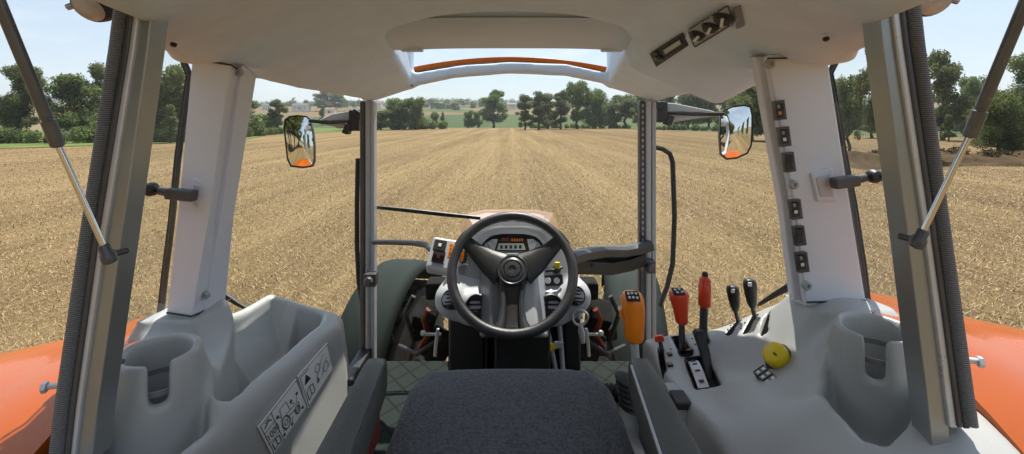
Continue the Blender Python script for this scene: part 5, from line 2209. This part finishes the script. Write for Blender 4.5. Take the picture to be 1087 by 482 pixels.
# mid left, beyond the pasture
tree('bush0', 260, 106, 137, 36, 120, 'rounded tree just right of the left white pillar', G2)
tree('bush1', 281, 121, 137, 28, 118, 'low wide bush right of the left white pillar', G2, 'bush', 'bush')
tree('tall1', 295, 106, 136, 18, 117, 'slim upright tree left of the left wing mirror', G2)
tree('oak0', 344, 97, 114, 20, 430, 'round far tree above the left mirror arm', G4)
tree('oak1', 356, 98, 114, 18, 440, 'second round far tree above the left mirror arm, nearer the front pillar', G4)
tree('bush0', 372, 118, 139, 30, 125, 'bush behind the black bracket of the left mirror', G2, 'bush', 'bush')
tree('slim0', 342, 112, 126, 8, 240, 'tiny slim tree over the left mirror arm', G4)
# centre left
tree('bush0', 405, 117, 137, 34, 130, 'low bushy tree touching the left front pillar on its right side', G2)
tree('oak2', 424, 105, 137, 32, 134, 'dense tree right of the left front pillar', G2)
tree('bush0', 441, 104, 136, 26, 133, 'rounded dense tree, right end of the clump by the left front pillar', G2)
tree('bush1', 462, 119, 131.5, 9, 190, 'small round tree standing alone, left of the two in the green pasture', G4)
tree('slim0', 470, 119.5, 133, 6, 190, 'narrow sapling beside the small round tree in the pasture', G4)
tree('bush1', 498, 117.5, 132, 11, 200, 'left one of a pair of bushes beside the tall central tree', G4, 'bush', 'bush')
tree('bush0', 507, 119, 132, 11, 202, 'right one of a pair of bushes beside the tall central tree', G4, 'bush', 'bush')
tree('oak0', 524, 96, 131, 28, 185, 'tall central tree standing clear above the far fields', G2)
# centre right
tree('tall0', 557, 101, 138, 17, 132, 'dark ragged tree, left end of the central row, trunk in the stubble', G2)
tree('tall1', 572, 98, 137, 26, 136, 'pale wispy tree, second in the central row', G2)
tree('tall1', 595, 97, 136, 22, 138, 'pale open poplar in the middle of the central row', G2)
tree('tall0', 581, 100, 135, 22, 150, 'dark tree between two pale ones in the central row', G2)
tree('oak1', 613, 87, 133, 26, 150, 'tallest dark round tree of the central row', G2)
tree('bush1', 632, 95, 133, 30, 152, 'bright dense tree right of the tallest one', G2)
tree('bush0', 648, 110, 132, 20, 156, 'low bush in the gap left of the right front pillar trees', G2, 'bush', 'bush')
tree('oak2', 664, 101, 132, 34, 158, 'wide dark tree left of the right front pillar', G2)
tree('tall0', 683, 95, 131, 26, 150, 'tree half hidden by the right front pillar', G2)
# right, beyond the mirror
tree('oak0', 709, 97, 132, 26, 150, 'dark tree over the right mirror arm, next to the front pillar', G2)
tree('bush0', 731, 97, 132, 36, 146, 'broad dark tree above the right mirror arm', G2)
tree('oak1', 753, 101, 132, 26, 150, 'rounded tree just left of the right wing mirror', G2)
tree('bush0', 772, 101, 133, 28, 140, 'tree mass directly behind the right wing mirror', G2)
tree('near', 797, 72, 150, 62, 62, 'large oak between the right wing mirror and the white pillar', G3)
tree('tall0', 815, 86, 153, 26, 58, 'dark tree touching the inner edge of the right white pillar', G3)
# far right
tree('oak2', 901, 82, 166, 32, 36, 'dark oak just right of the right white pillar, on the bank', G3)
tree('near', 943, 34, 176, 52, 31, 'tallest oak, partly behind the right rear post', G3)
tree('oak1', 926, 110, 152, 30, 70, 'small round tree in the gap left of the right rear post', G3)
tree('oak0', 1001, 55, 150, 40, 62, 'grey green tree between the right rear post and the gas strut', G3)
tree('slim0', 1007, 122, 149, 11, 58, 'small dark conical tree in the open field right of the rear post', G3)
tree('oak1', 1031, 82, 147, 26, 80, 'loose topped tree behind the right gas strut', G3)
tree('bush0', 1022, 112, 144, 40, 100, 'low hedge tree in the distance behind the right gas strut', G3)
tree('nearb', 1062, 98, 170, 58, 32, 'dense bright bushy tree right of the right gas strut', G3)
tree('near', 1087, 58, 156, 62, 55, 'large dark oak at the far right, behind the bushy tree', G3)
# trees behind the tractor: only the mirrors see them
for k, (x, y, h_) in enumerate(((-21, -20, 17), (-15, -17, 16), (-10, -19, 18), (-6, -24, 17), (9, -52, 9), (20, -46, 9), (33, -44, 10))):
    crown, tr, hz, hx = PROTO['oak%d' % (k % 3)]
    o = bpy.data.objects.new('tree', None)
    COL.objects.link(o)
    o.location = (x, y, 0)
    tag(o, 'tree behind the tractor, seen only in a wing mirror', 'tree', 'trees mirrored behind the tractor')
    for src in (crown, tr):
        c = src.copy()
        COL.objects.link(c)
        c.parent = o
        c.scale = (h_ * 1.1, h_ * 1.1, h_)
        c.rotation_euler = (0, 0, k)


# ---- hedges
def hedge(p0, p1, h, w, count, size, leaf, label, name='hedge', bumps=14):
    rng = np.random.default_rng(int(abs(p0[0] * 7 + p1[1])))
    cl = []
    ln = math.hypot(p1[0] - p0[0], p1[1] - p0[1])
    nb = max(6, int(ln / (h * .55)))
    for i in range(nb):
        t = (i + rng.random()) / nb
        hh = h * (.55 + .6 * rng.random())
        x, y = p0[0] + (p1[0] - p0[0]) * t, p0[1] + (p1[1] - p0[1]) * t
        cl.append((x + rng.normal() * w * .3, y + rng.normal() * w * .3, float(terrain(x, y)) + hh * .45, hh * .55))
    v, f = leaf_cards(cl, count, size, rng, .95)
    v[:, 2] = np.maximum(v[:, 2], terrain(v[:, 0], v[:, 1]) - .02)
    o = link_mesh(name, v, f, leaf, base=(cl[nb // 2][0], cl[nb // 2][1], 0), angle=0)
    return tag(o, label, 'hedge', 'hedges at the field edges')


hedge((-66, 50), (-37, 57.5), 1.9, 1.0, 16000, .12, 'leaf3', 'bright green clipped hedge along the left field edge below the white house')
hedge((-40, 63), (-45, 92), 1.5, 1.2, 7000, .13, 'leaf3', 'low green hedge beside the left white pillar')
hedge((-70, 78), (-40, 78), 3.4, 2, 9000, .22, 'leaf', 'dark tall hedge behind the oaks on the left')
hedge((-46, 128), (-20, 146), 3.2, 2.5, 8000, .26, 'leaf', 'dark hedge behind the left front pillar')
hedge((6, 160), (40, 162), 1.5, 1.5, 6000, .22, 'leaf3', 'low scrub at the foot of the central row of trees')
hedge((40, 132), (66, 100), 1.6, 1.5, 6000, .22, 'leaf3', 'low scrub below the right mirror arm')
hedge((58, 120), (150, 130), 3.6, 3, 9000, .42, 'leaf', 'tall dark hedge in the gaps beyond the right field')
# the bank of earth under the trees on the right
xs = np.linspace(18.5, 60, 90)
rows = []
for i, x in enumerate(xs):
    row = []
    for j, s in enumerate(np.linspace(-1, 1, 15)):
        y = 29.0 + s * 3.6 + 1.2 * math.sin(x * .3)
        hgt_ = .72 * max(0, math.cos(s * math.pi / 2)) ** .8 * min(1, (x - 18.4) / 2.5) * (.75 + .35 * math.sin(x * 1.7 + s * 3) * math.sin(x * .53))
        row.append((x, y, -.03 + hgt_ + (RNG.normal() * .05 if 0 < j < 14 else 0)))
    rows.append(row)
b = MB()
b.loft([[Vector(p) for p in r] for r in rows], closed=False)
tag(b.build('earth_bank', mat('bank_earth', (.075, .052, .028), .95, var=.5, vscale=1.6, bump=1, bscale=5, spec=.05), base=(0, 0, 0), angle=180), kind='structure')
hedge((20, 29.5), (52, 30.5), .95, 2.2, 16000, .075, mat('dry_scrub', (.085, .064, .030), .9, var=.5, vscale=2, spec=.1), 'brown dry scrub along the earth bank under the right trees', 'scrub')

# ---- the far wood that closes the horizon: reads as one mass
rng = np.random.default_rng(77)
cl = []
for (dist, hh, nn_, spread) in ((560, 11, 90, 1.3), (780, 14, 150, 1.35), (1080, 17, 220, 1.4), (1550, 24, 260, 1.4)):
    for i in range(nn_):
        t = (i + rng.random()) / nn_
        a = (t - .5) * 2 * .90 * spread / 1.3
        if dist < 1000 and math.sin(a * 23 + dist) > .45 + .3 * rng.random():
            continue
        d_ = dist * (1 + .06 * rng.normal())
        x, y = d_ * math.tan(a) if abs(a) < 1 else d_ * 1.6 * math.copysign(1, a), d_
        r_ = hh * (.30 + .25 * rng.random())
        cl.append((x, y, float(terrain(x, y)) + hh * .38 * (.7 + .6 * rng.random()), r_ * 1.15))
        cl.append((x + rng.normal() * r_, y, float(terrain(x, y)) + hh * .2, r_))
v, f = leaf_cards(cl, 70000, 1.3, rng, .9)
# opaque hearts, so the wood closes
hv, hf = [], []
for (x, y, z, r_) in cl:
    n0 = len(v) + len(hv)
    for k in range(6):
        a = k * math.pi / 3 + x
        hv.append((x + math.cos(a) * r_ * .72, y + math.sin(a) * r_ * .72, z - r_ * .5))
        hv.append((x + math.cos(a + .5) * r_ * .62, y + math.sin(a + .5) * r_ * .62, z + r_ * .40))
    hv.append((x, y, z + r_ * .75))
    for k in range(6):
        a, b_, c, d_ = n0 + 2 * k, n0 + 2 * ((k + 1) % 6), n0 + 2 * ((k + 1) % 6) + 1, n0 + 2 * k + 1
        hf.append((a, b_, c, d_))
        hf.append((d_, c, n0 + 12, n0 + 12))
v = np.r_[v, np.array(hv)]
f = [tuple(q) for q in f] + [tuple(dict.fromkeys(q)) for q in hf]
tag(link_mesh('distant_wood', v, f, 'leaf', base=(0, 700, 0), angle=0), 'dark band of woodland along the horizon', 'wood', kind='stuff')


# ---- farm houses
def house(px, py, Y, w, d, h, roof_h, label, wallm='plaster', roofm='rooftile', rot=0.0, doors=((.0, .45, .62),), windows=()):
    x = (px - CX) / F * Y
    z = EYE + (HY - py) / F * Y
    o = empty('farm_house', (x, Y, z), label, 'house', 'farm buildings around the field')
    rm = Matrix.Rotation(rot, 3, 'Z')
    t_ = lambda p: Vector((x, Y, z)) + rm @ Vector(p)
    b = MB()
    sect = [(-w / 2, 0), (w / 2, 0), (w / 2, h), (-w / 2, h)]
    b.prism([t_((sx_, -d / 2, sz_)) for sx_, sz_ in sect], rm @ Vector((0, d, 0)))
    for sx_ in (-1, 1):
        b.prism([t_((sx_ * w / 2, -d / 2, h)), t_((sx_ * w / 2, d / 2, h)), t_((sx_ * w / 2, 0, h + roof_h))], rm @ Vector((-sx_ * .2, 0, 0)))
    b.prism([t_((-w / 2, -d / 2, -2.5)), t_((w / 2, -d / 2, -2.5)), t_((w / 2, d / 2, -2.5)), t_((-w / 2, d / 2, -2.5))], Vector((0, 0, 2.49)))
    b.build('wall', wallm, o, angle=20)
    b = MB()
    for s in (-1, 1):
        b.prism([t_((-w / 2 - .3, s * (d / 2 + .3), h - .15)), t_((w / 2 + .3, s * (d / 2 + .3), h - .15)), t_((w / 2 + .3, 0, h + roof_h + .05)), t_((-w / 2 - .3, 0, h + roof_h + .05))], Vector((0, 0, .18)))
    b.build('roof', roofm, o, angle=20)
    for cx_, ww, hh in doors:
        b = MB()
        b.box(t_((cx_ * w / 2, -d / 2 - .03, hh * h / 2)), (ww * w / 2, .1, hh * h), rm)
        b.build('door', 'opening', o)
    for cx_, cz_ in windows:
        b = MB()
        b.box(t_((cx_ * w / 2, -d / 2 - .03, cz_ * h)), (.9, .1, 1.1), rm)
        b.build('window', 'opening', o)
    return o


house(91, 137, 74, 5.2, 5, 2.2, 1.3, 'low white outbuilding with a dark doorway, left of the left rear post', rot=.25, doors=((-.25, .55, .75),))
house(320, 116.5, 420, 14, 8, 3.6, 2.0, 'long white farmhouse above the left wing mirror', roofm='slate', windows=((-.6, .5), (-.2, .5), (.2, .5), (.6, .5)), doors=((0, .12, .5),))
house(285, 116.5, 440, 9, 8, 3.4, 2.0, 'white farm cottage near the left white pillar, small in the distance', roofm='slate', windows=((-.5, .5), (.5, .5)), doors=((0, .14, .5),))
house(351, 120, 400, 8, 7, 2.8, 1.6, 'pale barn just right of and below the far trees over the mirror arm', roofm='rooftile', doors=((0, .5, .6),))
house(401, 113, 520, 9, 8, 3.4, 2, 'white cottage close to the left front pillar in the far fields', roofm='rooftile', windows=((-.5, .5), (.5, .5)), doors=((0, .14, .5),))
house(543, 114, 500, 10, 8, 3, 1.8, 'pale farmhouse right of the tall central tree', roofm='slate', windows=((-.5, .5), (0, .5), (.5, .5)), doors=((.25, .12, .5),))

# ================================================================== LIGHT, SKY, CAMERA
SUN_EL, SUN_AZ = 64.0, 14.0                     # height; degrees right of straight ahead
scene.world = bpy.data.worlds.new('World')
scene.world.use_nodes = True
nt = scene.world.node_tree
bg = nt.nodes['Background']
sky = node(nt, 'ShaderNodeTexSky')
sky.sky_type = 'NISHITA'
sky.sun_disc = False
sky.sun_elevation = R(SUN_EL)
sky.sun_rotation = R(SUN_AZ)
sky.air_density = 1.0
sky.dust_density = .5
sky.ozone_density = 1.0
# thin white cloud, by direction of the sky
tc = node(nt, 'ShaderNodeTexCoord')
mp = node(nt, 'ShaderNodeMapping')
mp.inputs['Scale'].default_value = (1.6, 1.6, 5.5)
nt.links.new(tc.outputs['Generated'], mp.inputs['Vector'])
cn = node(nt, 'ShaderNodeTexNoise', Scale=1.7, Detail=8.0, Roughness=.6, Distortion=.35)
nt.links.new(mp.outputs[0], cn.inputs['Vector'])
cm = node(nt, 'ShaderNodeMapRange')
cm.inputs[1].default_value = .42
cm.inputs[2].default_value = .74
cm.inputs[3].default_value = .74
cm.inputs[4].default_value = .82
nt.links.new(cn.outputs['Fac'], cm.inputs[0])
cx = node(nt, 'ShaderNodeMix', data_type='RGBA')
nt.links.new(cm.outputs[0], cx.inputs[0])
nt.links.new(sky.outputs[0], cx.inputs[6])
cw = node(nt, 'ShaderNodeMapRange')
cw.inputs[1].default_value, cw.inputs[2].default_value = .52, .72
cw.inputs[3].default_value, cw.inputs[4].default_value = 0, 1
nt.links.new(cn.outputs['Fac'], cw.inputs[0])
cl_ = node(nt, 'ShaderNodeMix', data_type='RGBA')
cl_.inputs[7].default_value = (3.0, 3.1, 3.2, 1)
nt.links.new(cw.outputs[0], cl_.inputs[0])
cx.inputs[7].default_value = (1.72, 2.0, 2.3, 1)
cl_.inputs[6].default_value = tuple(cx.inputs[7].default_value)
nt.links.new(cl_.outputs[2], cx.inputs[7])
nt.links.new(cx.outputs[2], bg.inputs[0])
bg.inputs[1].default_value = .105
sd = bpy.data.lights.new('sun', 'SUN')
sd.energy = 2.7
sd.angle = R(.5)
sd.color = (1, .94, .85)
so = bpy.data.objects.new('sun', sd)
COL.objects.link(so)
dirv = Vector((math.sin(R(SUN_AZ)) * math.cos(R(SUN_EL)), math.cos(R(SUN_AZ)) * math.cos(R(SUN_EL)), math.sin(R(SUN_EL))))
so.rotation_euler = dirv.to_track_quat('Z', 'Y').to_euler()
so.location = (0, 0, 30)

cd = bpy.data.cameras.new('camera')
cd.sensor_fit = 'HORIZONTAL'
cd.sensor_width = 36
cd.lens = 36 * F / 1087
cd.shift_y = -(241 - HY) / 1087
cd.clip_start = .02
cd.clip_end = 20000
co = bpy.data.objects.new('camera', cd)
co.location = (0, 0, EYE)
co.rotation_euler = (R(90), 0, 0)
COL.objects.link(co)
scene.camera = co

scene.view_settings.view_transform = 'Standard'
scene.view_settings.look = 'None'
scene.view_settings.gamma = 1
scene.view_settings.use_curve_mapping = False
scene.view_settings.exposure = 1.48
scene.render.engine = 'CYCLES'
cy = scene.cycles
cy.use_denoising = True
cy.denoiser = 'OPENIMAGEDENOISE'
cy.max_bounces = 14
cy.diffuse_bounces = 8
cy.glossy_bounces = 4
cy.transparent_max_bounces = 24
cy.transmission_bounces = 6
cy.caustics_reflective = False
cy.caustics_refractive = False

# ------------------------------------------------------------------ the air between here and the horizon
b = MB()
b.box((0, 0, 62), (9200, 9200, 130))
hz = bpy.data.materials.new('summer_haze')
hz.use_nodes = True
hn = hz.node_tree
hn.nodes.remove(hn.nodes['Principled BSDF'])
pv = hn.nodes.new('ShaderNodeVolumePrincipled')
pv.inputs['Color'].default_value = (.86, .91, .97, 1)
pv.inputs['Density'].default_value = .0003
pv.inputs['Anisotropy'].default_value = .2
hn.links.new(pv.outputs[0], hn.nodes['Material Output'].inputs['Volume'])
tag(b.build('haze', hz, base=(0, 0, 0), angle=0), 'thin summer haze over the far fields', 'haze', kind='stuff')
